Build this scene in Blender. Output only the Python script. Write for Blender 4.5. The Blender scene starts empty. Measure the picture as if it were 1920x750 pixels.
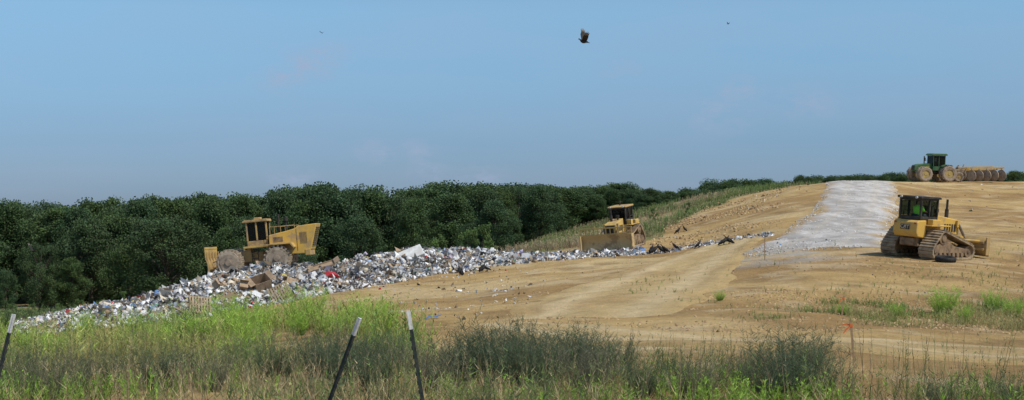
import bpy, bmesh, math, random
import numpy as np
from mathutils import Vector, Matrix
R = np.random.default_rng(7); random.seed(7)
F = 2667.0; HV = 430.0
scene = bpy.context.scene
COL = scene.collection

# ------------------------------------------------------------ noise
TAB = np.random.default_rng(3).random((256,256))
def vn(x,y,s,seed=0):
    x=np.asarray(x,float)/s+seed*17.3+1000; y=np.asarray(y,float)/s+seed*9.1+1000
    xi=np.floor(x).astype(int); yi=np.floor(y).astype(int); fx=x-xi; fy=y-yi
    fx=fx*fx*(3-2*fx); fy=fy*fy*(3-2*fy)
    a=TAB[xi%256,yi%256]; b=TAB[(xi+1)%256,yi%256]; c=TAB[xi%256,(yi+1)%256]; d=TAB[(xi+1)%256,(yi+1)%256]
    return (a*(1-fx)+b*fx)*(1-fy)+(c*(1-fx)+d*fx)*fy
def fbm(x,y,s,seed=0,o=4):
    r=0;a=.5;t=0
    for i in range(o): r=r+a*vn(x,y,s/2**i,seed+i*5); t+=a; a*=.5
    return r/t
def ss(e0,e1,x):
    t=np.clip((np.asarray(x,float)-e0)/(e1-e0),0,1); return t*t*(3-2*t)

# ------------------------------------------------------------ terrain survey table (bearing column, distance, dip)
near=[(8,1060),(15,790),(20,750)]
far=[(180,575),(230,540),(320,512)]
cols={
-300:[(30,715),(50,665),(75,632),(100,612),(130,603)]+far,
100:[(30,715),(50,660),(73,630),(100,610),(130,603)]+far,
250:[(30,712),(50,655),(74,612),(90,602),(110,600),(130,600)]+far,
400:[(30,710),(50,645),(65,612),(77,592),(90,575),(105,562),(120,572),(140,588)]+far,
550:[(30,702),(50,632),(70,590),(82,568),(95,548),(108,538),(120,548),(140,575)]+far,
700:[(30,700),(50,620),(65,580),(80,550),(88,533),(98,515),(108,508),(120,518),(140,545),(180,565),(230,540),(320,512)],
850:[(30,697),(50,612),(65,575),(80,535),(92,506),(104,490),(115,490),(130,503),(150,518),(180,530),(230,525),(320,512)],
1000:[(30,695),(40,650),(50,607),(65,560),(80,520),(95,490),(104,478),(115,472),(130,470),(150,465),(180,457),(200,460),(230,478),(320,512)],
1150:[(30,695),(40,650),(50,603),(65,552),(80,510),(92,485),(104,470),(120,457),(150,438),(180,418),(200,411),(215,414),(260,455),(320,512)],
1300:[(30,695),(40,648),(50,600),(60,560),(75,508),(90,475),(100,461),(115,438),(140,410),(170,388),(200,372),(215,372),(260,415),(320,512)],
1450:[(30,692),(40,645),(50,595),(60,548),(70,497),(78,464),(90,440),(110,405),(135,368),(160,355),(190,350),(215,351),(260,385),(320,512)],
1600:[(30,690),(40,640),(50,592),(60,540),(70,480),(76,463),(90,430),(110,385),(130,352),(145,337),(160,338),(180,342),(215,348),(260,375),(320,500)],
1750:[(30,695),(40,648),(50,600),(60,545),(68,492),(74,474),(90,440),(110,405),(140,362),(165,343),(180,340),(215,345),(260,370),(320,480)],
1920:[(30,697),(40,652),(50,607),(60,558),(70,497),(80,462),(100,425),(130,380),(160,350),(180,340),(215,345),(260,370),(320,480)],
2300:[(30,697),(40,652),(50,607),(60,558),(70,505),(80,470),(100,435),(130,390),(160,358),(180,348),(215,350),(260,372),(320,480)],
}
DG=np.arange(8,321,1.0); UG=np.arange(-300,2301,20.0)
ck=sorted(cols); prof=[]
for k in ck:
    pts=near+cols[k]; d=np.array([p[0] for p in pts],float); z=np.array([(HV-p[1])/F*p[0] for p in pts])
    zz=np.interp(DG,d,z)
    ker=np.exp(-.5*(np.arange(-9,10)/3.0)**2); ker/=ker.sum()
    zz=np.convolve(np.pad(zz,9,mode='edge'),ker,'valid'); prof.append(zz)
prof=np.array(prof); ZT=np.array([np.interp(UG,ck,prof[:,j]) for j in range(len(DG))]).T
ker=np.exp(-.5*(np.arange(-6,7)/2.2)**2); ker/=ker.sum()
ZT=np.array([np.convolve(np.pad(ZT[:,j],6,mode='edge'),ker,'valid') for j in range(len(DG))]).T
def UD(x,y):
    yy=np.clip(y,8,320); return np.clip(960+F*np.asarray(x,float)/yy,-300,2300), yy
def H0(x,y):
    u,yy=UD(x,y)
    a=(u+300)/20; ai=np.minimum(a.astype(int),len(UG)-2); fa=a-ai
    b=(yy-8); bi=np.minimum(b.astype(int),len(DG)-2); fb=b-bi
    z=(ZT[ai,bi]*(1-fb)+ZT[ai,bi+1]*fb)*(1-fa)+(ZT[ai+1,bi]*(1-fb)+ZT[ai+1,bi+1]*fb)*fa
    t=ss(320,520,y); return z*(1-t)+(-10.5)*t
def H(x,y):
    x=np.asarray(x,float); y=np.asarray(y,float)
    n=(fbm(x,y,9,1,2)-.5)*.5+(vn(x,y,2.2,4)-.5)*.16
    return H0(x,y)+n*ss(8,30,y)*(1-ss(300,400,y))
def hz(x,y): return float(H(np.array([x]),np.array([y]))[0])
def X(u,d): return (np.asarray(u,float)-960)/F*d

# ------------------------------------------------------------ materials
def newmat(name):
    m=bpy.data.materials.new(name); m.use_nodes=True; nt=m.node_tree; return m,nt,nt.nodes['Principled BSDF']
def setspec(b,v): b.inputs['Specular IOR Level'].default_value=v
def noise_mat(name,c1,c2,scale=4,rough=.7,c3=None,metal=0,bump=.15,lo=.4,hi=.62,spec=.3,obj=True):
    m,nt,b=newmat(name); N=nt.nodes; L=nt.links
    tc=N.new('ShaderNodeTexCoord'); n=N.new('ShaderNodeTexNoise'); n.inputs['Scale'].default_value=scale; n.inputs['Detail'].default_value=8; n.inputs['Roughness'].default_value=.65
    L.new(tc.outputs['Object'],n.inputs['Vector']); r=N.new('ShaderNodeValToRGB'); L.new(n.outputs['Fac'],r.inputs['Fac'])
    r.color_ramp.elements[0].position=lo; r.color_ramp.elements[0].color=(*c1,1); r.color_ramp.elements[1].position=hi; r.color_ramp.elements[1].color=(*c2,1)
    if c3: e=r.color_ramp.elements.new((lo+hi)/2+.02); e.color=(*c3,1)
    L.new(r.outputs['Color'],b.inputs['Base Color']); b.inputs['Roughness'].default_value=rough; b.inputs['Metallic'].default_value=metal; setspec(b,spec)
    if bump:
        bp=N.new('ShaderNodeBump'); bp.inputs['Strength'].default_value=bump; bp.inputs['Distance'].default_value=.03; n2=N.new('ShaderNodeTexNoise'); n2.inputs['Scale'].default_value=scale*5
        L.new(tc.outputs['Object'],n2.inputs['Vector']); L.new(n2.outputs['Fac'],bp.inputs['Height']); L.new(bp.outputs['Normal'],b.inputs['Normal'])
    return m
def attr_mat(name,rough=.8,spec=.1,transl=0,bumpscale=0,var=0,varscale=3,bumpd=.05):
    m,nt,b=newmat(name); N=nt.nodes; L=nt.links
    a=N.new('ShaderNodeAttribute'); a.attribute_name='Col'; b.inputs['Roughness'].default_value=rough; setspec(b,spec)
    src=a.outputs['Color']
    if var:
        g=N.new('ShaderNodeNewGeometry')
        for sc,am in ((varscale,var),(varscale*7,var*.8),(varscale*.22,var*.7)):
            n=N.new('ShaderNodeTexNoise'); n.inputs['Scale'].default_value=sc; n.inputs['Detail'].default_value=6; n.inputs['Roughness'].default_value=.7; L.new(g.outputs['Position'],n.inputs['Vector'])
            mr=N.new('ShaderNodeMapRange'); mr.inputs['From Min'].default_value=.3; mr.inputs['From Max'].default_value=.7; mr.inputs['To Min'].default_value=1-am; mr.inputs['To Max'].default_value=1+am*.6; L.new(n.outputs['Fac'],mr.inputs['Value'])
            vm=N.new('ShaderNodeVectorMath'); vm.operation='SCALE'; L.new(src,vm.inputs[0]); L.new(mr.outputs['Result'],vm.inputs['Scale']); src=vm.outputs['Vector']
        bp=N.new('ShaderNodeBump'); bp.inputs['Strength'].default_value=1; bp.inputs['Distance'].default_value=bumpd
        n=N.new('ShaderNodeTexNoise'); n.inputs['Scale'].default_value=bumpscale; n.inputs['Detail'].default_value=8; n.inputs['Roughness'].default_value=.75; L.new(g.outputs['Position'],n.inputs['Vector'])
        L.new(n.outputs['Fac'],bp.inputs['Height']); L.new(bp.outputs['Normal'],b.inputs['Normal'])
    L.new(src,b.inputs['Base Color'])
    if transl:
        t=N.new('ShaderNodeBsdfTranslucent'); L.new(src,t.inputs['Color']); mx=N.new('ShaderNodeMixShader'); mx.inputs[0].default_value=transl
        L.new(b.outputs[0],mx.inputs[1]); L.new(t.outputs[0],mx.inputs[2]); L.new(mx.outputs[0],N['Material Output'].inputs['Surface'])
    return m
M_ground=attr_mat('bare_earth',.95,.05,0,1.8,.20,.8,.24)
M_road=attr_mat('gravel',.95,.05,0,3,.20,1.2,.16)
M_leaf=attr_mat('foliage',.65,.1,.3)
M_grass=attr_mat('weed_leaf',.6,.12,.4)
M_trash=attr_mat('mixed_refuse',.6,.2)
M_bark=noise_mat('bark',(.05,.04,.03),(.12,.1,.07),6,.9)
M_yel=noise_mat('dusty_yellow_paint',(.68,.42,.08),(.46,.31,.14),1.6,.6,(.62,.39,.10))
M_yelp=noise_mat('pale_dusty_yellow_paint',(.64,.42,.11),(.40,.27,.12),1.2,.7,(.54,.36,.12))
M_yel2=noise_mat('muddy_yellow_paint',(.50,.33,.12),(.30,.21,.12),2.2,.8,(.42,.29,.13))
M_mud=noise_mat('mud_caked_steel',(.30,.21,.12),(.12,.085,.055),3,.9,(.22,.15,.09))
M_mudl=noise_mat('pale_mud_steel',(.42,.32,.20),(.18,.13,.09),3,.9,(.32,.24,.15))
M_mudp=noise_mat('dried_mud_steel',(.50,.41,.30),(.22,.17,.12),3,.9,(.40,.32,.23))
M_dark=noise_mat('black_paint',(.018,.018,.018),(.07,.06,.045),3,.5)
M_steel=noise_mat('worn_steel',(.2,.17,.14),(.33,.26,.18),3,.5,metal=.3)
M_blade=noise_mat('earth_worn_blade',(.54,.38,.17),(.36,.24,.12),1.2,.7,(.60,.43,.2))
M_green=noise_mat('dusty_green_paint',(.035,.12,.045),(.09,.15,.07),1.5,.6)
M_tyre=noise_mat('dusty_rubber',(.40,.31,.22),(.22,.17,.13),3,.95,(.33,.26,.19))
M_blk=noise_mat('black_rubber',(.015,.015,.015),(.04,.035,.03),5,.8)
M_bird=noise_mat('black_feathers',(.012,.011,.010),(.03,.025,.02),8,.7)
M_birdw=noise_mat('grey_brown_feathers',(.10,.085,.07),(.2,.17,.14),8,.8)
M_white=noise_mat('white_paint',(.72,.72,.68),(.58,.57,.53),14,.8)
M_logo=noise_mat('worn_white_lettering',(.5,.47,.38),(.34,.3,.22),8,.8)
M_tp=noise_mat('dark_green_steel',(.035,.05,.045),(.08,.08,.065),12,.9,spec=.1)
M_wood=noise_mat('stake_wood',(.42,.28,.16),(.3,.2,.11),14,.85)
M_card=noise_mat('cardboard',(.42,.30,.19),(.30,.21,.13),3,.9)
M_pal=noise_mat('pallet_wood',(.42,.33,.21),(.26,.19,.12),5,.9)
M_orange=noise_mat('orange_ribbon',(.8,.2,.05),(.7,.16,.04),5,.6)
M_blue=noise_mat('blue_plastic',(.12,.26,.5),(.07,.15,.35),5,.4)
M_foam=noise_mat('white_foam',(.72,.72,.68),(.55,.53,.48),2,.8)
M_vis=noise_mat('green_safety_vest',(.38,.98,.1),(.32,.9,.08),5,.7)
M_skin=noise_mat('skin',(.45,.27,.18),(.4,.23,.15),5,.6)
M_jean=noise_mat('dark_trousers',(.04,.05,.08),(.06,.07,.1),5,.8)
M_lamp=noise_mat('lamp_glass',(.6,.6,.55),(.5,.5,.5),5,.2)
M_yelrim=noise_mat('yellow_rim',(.5,.36,.1),(.32,.24,.13),3,.7)
M_red=noise_mat('red_lens',(.4,.03,.02),(.3,.03,.02),4,.3)
def glass(name,tint,mixf):
    m,nt,b=newmat(name); N=nt.nodes; L=nt.links
    b.inputs['Base Color'].default_value=(.015,.02,.02,1); b.inputs['Roughness'].default_value=.12
    t=N.new('ShaderNodeBsdfTransparent'); t.inputs['Color'].default_value=(*tint,1); mx=N.new('ShaderNodeMixShader'); mx.inputs[0].default_value=mixf
    L.new(b.outputs[0],mx.inputs[1]); L.new(t.outputs[0],mx.inputs[2]); L.new(mx.outputs[0],N['Material Output'].inputs['Surface']); return m
M_glass=glass('tinted_glass',(.36,.42,.40),.7); M_clear=glass('clear_glass',(.88,.94,.9),.92)

# ------------------------------------------------------------ mesh helpers
def np_mesh(name,V,Fc,C=None,mat=None,smooth=False,link=True,kind=None,label=None,cat=None):
    me=bpy.data.meshes.new(name); V=np.asarray(V,np.float32); Fc=np.asarray(Fc,np.int32); k=Fc.shape[1]
    me.vertices.add(len(V)); me.vertices.foreach_set('co',V.ravel())
    me.loops.add(Fc.size); me.loops.foreach_set('vertex_index',Fc.ravel())
    me.polygons.add(len(Fc)); me.polygons.foreach_set('loop_start',np.arange(0,Fc.size,k,dtype=np.int32))
    me.update(calc_edges=True); me.validate()
    if C is not None:
        a=me.attributes.new('Col','FLOAT_COLOR','POINT'); cc=np.ones((len(V),4),np.float32); cc[:,:3]=C; a.data.foreach_set('color',cc.ravel())
    if smooth: me.polygons.foreach_set('use_smooth',np.ones(len(Fc),bool))
    if mat: me.materials.append(mat)
    o=bpy.data.objects.new(name,me)
    if link: COL.objects.link(o)
    if kind: o['kind']=kind
    if label: o['label']=label
    if cat: o['category']=cat
    return o
def grid_faces(n,m):
    i=np.arange(n*m).reshape(n,m); return np.stack([i[:-1,:-1],i[1:,:-1],i[1:,1:],i[:-1,1:]],-1).reshape(-1,4)
def empty(name,label,cat,group=None):
    o=bpy.data.objects.new(name,None); COL.objects.link(o); o['label']=label; o['category']=cat; o.empty_display_size=.3
    if group: o['group']=group
    return o
class B:
    def __init__(s): s.bm=bmesh.new()
    def box(s,x0,x1,y0,y1,z0,z1,rot=None):
        M=Matrix.Translation(((x0+x1)/2,(y0+y1)/2,(z0+z1)/2))
        if rot is not None: M=M@rot
        bmesh.ops.create_cube(s.bm,size=1,matrix=M@Matrix.Diagonal((abs(x1-x0),abs(y1-y0),abs(z1-z0),1))); return s
    def prism(s,pts,y0,y1,axis='y'):
        f=(lambda p,q:(p[0],q,p[1])) if axis=='y' else ((lambda p,q:(q,p[0],p[1])) if axis=='x' else (lambda p,q:(p[0],p[1],q)))
        a=[s.bm.verts.new(f(p,y0)) for p in pts]; b=[s.bm.verts.new(f(p,y1)) for p in pts]; n=len(pts)
        s.bm.faces.new(a); s.bm.faces.new(b[::-1])
        for i in range(n): s.bm.faces.new((a[i],b[i],b[(i+1)%n],a[(i+1)%n]))
        return s
    def rod(s,a,b,r,r2=None,n=12):
        a=Vector(a);b=Vector(b);d=b-a; q=d.to_track_quat('Z','Y').to_matrix().to_4x4()
        bmesh.ops.create_cone(s.bm,cap_ends=True,segments=n,radius1=r,radius2=r if r2 is None else r2,depth=d.length,matrix=Matrix.Translation((a+b)/2)@q); return s
    def ball(s,c,r,sc=(1,1,1),sub=2):
        bmesh.ops.create_icosphere(s.bm,subdivisions=sub,radius=r,matrix=Matrix.Translation(c)@Matrix.Diagonal((*sc,1))); return s
    def obj(s,name,parent,mat,bevel=.02,smooth=False):
        bmesh.ops.recalc_face_normals(s.bm,faces=s.bm.faces); me=bpy.data.meshes.new(name); s.bm.to_mesh(me); s.bm.free(); me.materials.append(mat)
        o=bpy.data.objects.new(name,me); COL.objects.link(o)
        if parent: o.parent=parent
        if bevel: 
            md=o.modifiers.new('b','BEVEL'); md.width=bevel; md.segments=2; md.limit_method='ANGLE'; md.angle_limit=.7
        if smooth: me.polygons.foreach_set('use_smooth',[True]*len(me.polygons))
        return o
def align(o,x,y,yaw,dz=0,span=1.3):
    f=Vector((math.cos(yaw),math.sin(yaw),0)); l=Vector((-f.y,f.x,0))
    hh=lambda v:hz(x+v.x*span,y+v.y*span)
    fz=(hh(f)-hh(-f))/(2*span); lz=(hh(l)-hh(-l))/(2*span)
    f=Vector((f.x,f.y,fz)).normalized(); l=Vector((l.x,l.y,lz)); l=(l-f*l.dot(f)).normalized(); u=f.cross(l)
    M=Matrix((f,l,u)).transposed().to_4x4(); M.translation=(x,y,(hz(x,y)+hh(f)+hh(-f)+hh(l)+hh(-l))/5+dz); o.matrix_world=M

# ------------------------------------------------------------ ground
xs=np.concatenate([-np.geomspace(5000,80,26),np.arange(-75,75.1,.42),np.geomspace(80,5000,26)])
ys=np.concatenate([[-2000,-500,-100,-30,-10],np.arange(0,112,.36),np.arange(112,330,.8),np.geomspace(332,6000,28)])
gx,gy=np.meshgrid(xs,ys,indexing='ij'); gx=gx.ravel(); gy=gy.ravel(); gz=H(gx,gy)
def lim_grass(u): return np.interp(u,[0,250,450,560,640,700,800,1000,1130,1300,1500,1920],[64,64,62,60,55,47,37,31.5,28,24.5,23,23])
def zones(x,y):
    u,d=UD(x,y); w=(fbm(x,y,6,8)-.5)
    g1=1-ss(-2.5,2.5,d-lim_grass(u)+w*12)
    g3=ss(1340,1520,u+w*200)*ss(46,48.5,d+w*4)*(1-ss(54,57,d+w*4))*ss(.35,.53,fbm(x,y,2.6,13)+np.clip((u-1580)/500,-.1,.17))
    dl=np.interp(u,[1180,1240,1300,1380,1450,1540,1600],[112,122,148,160,168,200,400])
    g4=ss(-3,3,d-dl+w*22)*(d>108)*(1-ss(1560,1600,u))
    g5=ss(0,12,d-np.interp(u,[900,1240],[116,116]))*(u<1240)
    gl=(1-ss(900,960,u))*ss(104,112,d)
    return g1,g3,np.maximum(np.maximum(g4,g5),gl)
def mixc(c,c2,t): return c*(1-t[:,None])+np.array(c2)*t[:,None]
u_,d_=UD(gx,gy)
C=np.tile(np.array((.54,.365,.155)),(len(gx),1))
brn=ss(.42,.66,fbm(gx,gy,7,21)+.08*ss(1300,1500,u_)*(d_>45)*(d_<74))
C=mixc(C,(.40,.25,.105),brn*.85)
C=mixc(C,(.66,.50,.26),ss(.5,.72,fbm(gx,gy*1.6,10,31))*.7)
C=mixc(C,(.29,.185,.085),ss(.56,.70,fbm(gx,gy,2.2,41,3))*.55)
C=mixc(C,(.68,.53,.32),ss(.60,.74,fbm(gx,gy,1.6,141,3))*.5)
# grey stone spill fanning out from the foot of the gravel ramp
sp=np.exp(-(((u_-1490)/110)**2))*np.exp(-(((d_-76.5)/5)**2))*ss(.35,.6,fbm(gx,gy,2.4,143,3)); C=mixc(C,(.52,.48,.42),np.clip(sp*1.3,0,.85))
sp=ss(2.2,0,np.abs(d_-np.interp(u_,[1150,1300,1450],[98,97,92])))*ss(1150,1250,u_)*(1-ss(1430,1470,u_))*ss(.4,.55,fbm(gx,gy,1.5,144,3)); C=mixc(C,(.30,.27,.24),sp*.7)
for (p0,p1,w_) in [((900,60),(1500,62),.25),((700,84),(1440,84),.25),((820,72),(1300,70),.2),((1000,40),(1900,33),.25),((1100,60),(1420,90),.22),((1020,56),(1330,92),.22),((1650,70),(1920,66),.2),((1500,66),(1900,60),.2),((1700,90),(1920,120),.3)]:
    a=np.array((X(p0[0],p0[1]),p0[1])); b=np.array((X(p1[0],p1[1]),p1[1])); t=np.clip(((gx-a[0])*(b[0]-a[0])+(gy-a[1])*(b[1]-a[1]))/np.sum((b-a)**2),0,1)
    cx_=a[0]+t*(b[0]-a[0]); cy_=a[1]+t*(b[1]-a[1])+(vn(t*20,t*0,6,33)-.5)*3; ds=np.hypot(gx-cx_,gy-cy_)
    mk=(np.exp(-((ds-1.0)/w_)**2))*ss(.3,.5,vn(gx,gy,4,35))*(t>0)*(t<1)
    C=mixc(C,(.68,.52,.29),mk*.5); C=mixc(C,(.3,.19,.09),np.exp(-((ds-1.5)/.3)**2)*.35*(t>0)*(t<1))
g1,g3,g4=zones(gx,gy)
soil=fbm(gx,gy,3,51)
C=mixc(C,(.24,.19,.08),g1*ss(.54,.42,soil)*.75); C=mixc(C,(.25,.2,.09),g3*.5)
gc=np.tile(np.array((.21,.21,.085)),(len(gx),1)); gc=mixc(gc,(.40,.30,.16),ss(.43,.58,fbm(gx,gy*.5,9,61)))
C=C*(1-g4[:,None])+gc*g4[:,None]
o=np_mesh('ground',np.stack([gx,gy,gz],1),grid_faces(len(xs),len(ys))[:,::-1],C,M_ground,True,kind='structure',label='sandy tan bare earth of a landfill slope'); o['category']='ground'

def strip(name,pts,w,colf,label,step=.4,lift=.07,nw=22,mat=M_road,edge=.22,jit=.16):
    P=np.array([(X(u,d),d) for u,d in pts]); t=np.r_[0,np.cumsum(np.hypot(*np.diff(P,axis=0).T))]
    W=np.interp(np.linspace(0,t[-1],int(t[-1]/step)),t,w); s=np.linspace(0,t[-1],int(t[-1]/step))
    cx=np.interp(s,t,P[:,0]); cy=np.interp(s,t,P[:,1]); k=np.ones(15)/15
    cx=np.convolve(np.pad(cx,7,mode='edge'),k,'valid'); cy=np.convolve(np.pad(cy,7,mode='edge'),k,'valid')
    tx=np.gradient(cx); ty=np.gradient(cy); n=np.hypot(tx,ty); tx/=n; ty/=n
    a=np.linspace(-1,1,nw); wl=W[:,None]*(1+jit*(vn(s,s*0,2.5,5)-.5)[:,None]*2)
    x=cx[:,None]-ty[:,None]*a*wl; y=cy[:,None]+tx[:,None]*a*wl
    e=np.clip((1-np.abs(a))/edge,0,1); e=e*e*(3-2*e); en=np.minimum(np.arange(len(s)),np.arange(len(s))[::-1])/8.0; en=np.clip(en,0,1)[:,None]
    z=H(x,y)+(-.14+(.14+lift)*e[None,:]*en)+(fbm(x,y,1.6,77,2)-.5)*.10
    x=x.ravel();y=y.ravel();z=z.ravel()
    return np_mesh(name,np.stack([x,y,z],1),grid_faces(len(s),nw),colf(x,y,np.tile(a,len(s))),mat,True,kind='structure',label=label)
def cg(x,y,a):
    c=np.tile(np.array((.60,.56,.51)),(len(x),1)); c=mixc(c,(.42,.385,.34),ss(.42,.64,fbm(x*2.2,y*.8,2.0,5))*.8); c=mixc(c,(.72,.68,.63),ss(.5,.7,fbm(x*3,y*.5,3,15))*.7)
    c=mixc(c,(.36,.33,.29),ss(.57,.7,fbm(x,y,1.2,25,3))*.6)
    c=mixc(c,(.62,.54,.42),np.exp(-((np.abs(a)-.36)/.1)**2)*.4)
    return mixc(c,(.50,.35,.17),ss(.6,.97,np.abs(a)+(fbm(x,y,2,19)-.5)*.6)*.9)
strip('gravel_road',[(1500,75.5),(1524,78.5),(1555,85),(1582,95),(1604,110),(1616,128),(1616,146),(1604,168)],[5.2,4.7,3.8,3.4,3.3,3.5,3.9,3.9],cg,'pale grey gravel ramp climbing the earth mound',nw=34,edge=.2,jit=.22)
def cd(x,y,a):
    c=np.tile(np.array((.58,.42,.20)),(len(x),1)); c=mixc(c,(.46,.31,.14),ss(.48,.68,fbm(x,y,3,6))*.7)
    c=mixc(c,(.70,.54,.31),np.exp(-((np.abs(a)-.42)/.16)**2)*.7); c=mixc(c,(.38,.26,.12),np.exp(-((np.abs(a)-.6)/.06)**2)*.5*ss(.4,.6,vn(x,y,3,44)))
    return mixc(c,(.52,.355,.15),ss(.6,1,np.abs(a)))
strip('dirt_road',[(2500,31),(1900,35),(1600,37),(1350,39.5),(1150,43),(1000,46),(850,50)],[5,4.8,4.2,3.6,3,2.6,1.5],cd,'tan dirt haul road crossing the landfill foot',nw=40)
strip('dirt_track',[(1060,50),(1130,57),(1200,66),(1270,77),(1335,88),(1380,97)],[4.4,4.8,4.8,4.4,3.4,2.2],cd,'pale wheel-worn dirt track up the slope',nw=40,edge=.3)

# ------------------------------------------------------------ leaves
def unit(v): return v/np.maximum(np.linalg.norm(v,axis=-1,keepdims=True),1e-6)
def leaf_tris(P,D,L,W,C):
    n=len(P); s=unit(np.cross(D,R.normal(size=(n,3))))*(W/2)[:,None]
    V=np.stack([P-s,P+s,P+D*L[:,None]],1).reshape(-1,3); return V,np.arange(3*n).reshape(n,3),np.repeat(C,3,0)
def leaf_quads(P,D,L,W,C):
    n=len(P); s=unit(np.cross(D,R.normal(size=(n,3))))*(W/2)[:,None]; m=P+D*(L*.5)[:,None]
    V=np.stack([P,m-s,P+D*L[:,None],m+s],1).reshape(-1,3); return V,np.arange(4*n).reshape(n,4),np.repeat(C,4,0)
def merge(parts):
    V=[];Fa=[];C=[];o=0
    for v,f,c in parts: V.append(v);Fa.append(f+o);C.append(c);o+=len(v)
    return np.concatenate(V),np.concatenate(Fa),np.concatenate(C)
def plants(P,h,nl,leafl,w,col,cv=.25,lean=.25,up=.6,stem=True,tmin=.1):
    n=len(P); ln=np.stack([R.normal(0,lean,n),R.normal(0,lean,n),np.ones(n)],1); ln=unit(ln)
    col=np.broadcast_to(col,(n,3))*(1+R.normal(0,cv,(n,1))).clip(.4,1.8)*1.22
    out=[]
    if stem: out.append(leaf_tris(P,ln,h,np.full(n,w*1.3),col*np.array((1.1,.9,.9))))
    t=R.uniform(tmin,1,(n,nl)); base=P[:,None]+ln[:,None]*(h[:,None]*t)[...,None]
    d=R.normal(size=(n,nl,3)); d[...,2]=np.abs(d[...,2])*.5+up; d=unit(d)
    L=h[:,None]*leafl*(1.25-t)*R.uniform(.6,1.3,(n,nl))
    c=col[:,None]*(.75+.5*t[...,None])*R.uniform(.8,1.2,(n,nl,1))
    out.append(leaf_tris(base.reshape(-1,3),d.reshape(-1,3),L.ravel(),np.full(n*nl,w)*R.uniform(.6,1.4,n*nl),c.reshape(-1,3)))
    return merge(out)
def scatter(n,u0,u1,d0,d1,accept):
    d=np.sqrt(R.uniform(d0*d0,d1*d1,n)); u=R.uniform(u0,u1,n); x=X(u,d); k=accept(x,d,u)>R.random(n); x=x[k];y=d[k]; return np.stack([x,y,H(x,y)-.02],1)
def patch(x,y,s=3,seed=70,lo=.38,hi=.55): return ss(lo,hi,fbm(x,y,s,seed,3))
def tone(P,cols_,s,seed):
    f=np.clip((fbm(P[:,0],P[:,1],s,seed,3)-.35)/.3+R.normal(0,.12,len(P)),0,.999)*(len(cols_)-1); i=f.astype(int); c=np.array(cols_); t=(f-i)[:,None]; return c[i]*(1-t)+c[i+1]*t
G=[]
def gap(x,d): return 1-.985*ss(.47,.52,fbm(x,d*.25,1.9,190,3))      # bare openings
def acc_fg(x,d,u): return zones(x,d)[0]*(.03+.97*patch(x,d,1.6,71,.42,.56))*gap(x,d)
P=scatter(40000,-150,2070,10.5,34,acc_fg); n=len(P)
base=tone(P,[(.42,.36,.18),(.22,.25,.07),(.13,.17,.06),(.28,.26,.10),(.18,.25,.06)],1.8,78)
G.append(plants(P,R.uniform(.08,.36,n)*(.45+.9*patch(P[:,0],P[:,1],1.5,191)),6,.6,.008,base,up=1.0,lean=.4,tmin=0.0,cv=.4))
P=scatter(9500,-150,2070,11,33,lambda x,d,u:zones(x,d)[0]*patch(x,d,1.8,72,.49,.58)*gap(x,d)); n=len(P)
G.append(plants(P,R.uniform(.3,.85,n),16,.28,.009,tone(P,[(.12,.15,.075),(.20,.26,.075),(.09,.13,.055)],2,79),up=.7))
P=scatter(5000,-150,2070,12,32,lambda x,d,u:zones(x,d)[0]*patch(x,d,2,75,.44,.6)); n=len(P)
G.append(plants(P,R.uniform(.25,.65,n),5,.5,.007,np.array((.48,.39,.22)),up=1.3,lean=.3))
P=scatter(500,-150,2070,13,30,lambda x,d,u:.8+0*u); n=len(P)
G.append(plants(P,R.uniform(.7,1.15,n),14,.12,.010,tone(P,[(.26,.22,.13),(.16,.2,.09),(.2,.26,.08)],3,179),up=.9,lean=.12,tmin=.35))
P=scatter(6500,-150,2070,11,22,lambda x,d,u:patch(x,d,1.2,175,.5,.6)*np.interp(u,[0,700,1900],[.5,.6,1])); n=len(P)
G.append(plants(P,R.uniform(.12,.5,n),12,.35,.018,np.array((.22,.34,.06)),up=.6,lean=.3))
np_mesh('grass',*merge(G),mat=M_grass,kind='stuff',label='tangled green and straw-coloured grass along the fence line').__setitem__('category','grass')
G=[]
P=scatter(12000,-200,820,31,66,lambda x,d,u:zones(x,d)[0]*(.03+.97*patch(x,d*.6,2.8,73,.46,.54))*ss(27,38,d)); n=len(P)
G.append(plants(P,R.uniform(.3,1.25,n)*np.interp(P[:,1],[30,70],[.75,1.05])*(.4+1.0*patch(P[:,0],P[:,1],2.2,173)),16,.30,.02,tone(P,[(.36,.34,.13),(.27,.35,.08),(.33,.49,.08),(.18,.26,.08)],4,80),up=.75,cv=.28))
P=scatter(9500,-200,1150,24,52,lambda x,d,u:zones(x,d)[0]*patch(x,d*.5,2.0,74,.46,.56)*gap(x,d)); n=len(P)
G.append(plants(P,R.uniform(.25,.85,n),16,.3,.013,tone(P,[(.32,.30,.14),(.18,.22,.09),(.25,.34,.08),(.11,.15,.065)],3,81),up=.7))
P=scatter(7000,-200,1150,26,60,lambda x,d,u:zones(x,d)[0]*patch(x,d,5,176,.42,.6)); n=len(P)
G.append(plants(P,R.uniform(.2,.55,n),6,.5,.014,np.array((.40,.35,.18)),up=1.1))
P=scatter(13000,1330,2100,45.5,58,lambda x,d,u:zones(x,d)[1]*(.08+.8*patch(x,d,1.6,177,.44,.54))+.012); n=len(P)
G.append(plants(P,R.uniform(.12,.45,n)*np.interp(P[:,0]*F/P[:,1]+960,[1400,1750,1900],[.6,1.0,1.3]),10,.35,.018,tone(P,[(.36,.34,.15),(.25,.31,.09),(.18,.26,.08)],2,82),up=.8))
P=scatter(15000,1150,2100,56,78,lambda x,d,u:.12*patch(x,d,3,76,.52,.66)+.005); n=len(P)
G.append(plants(P,R.uniform(.1,.33,n),10,.5,.02,np.array((.22,.27,.09)),up=.8))
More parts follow.
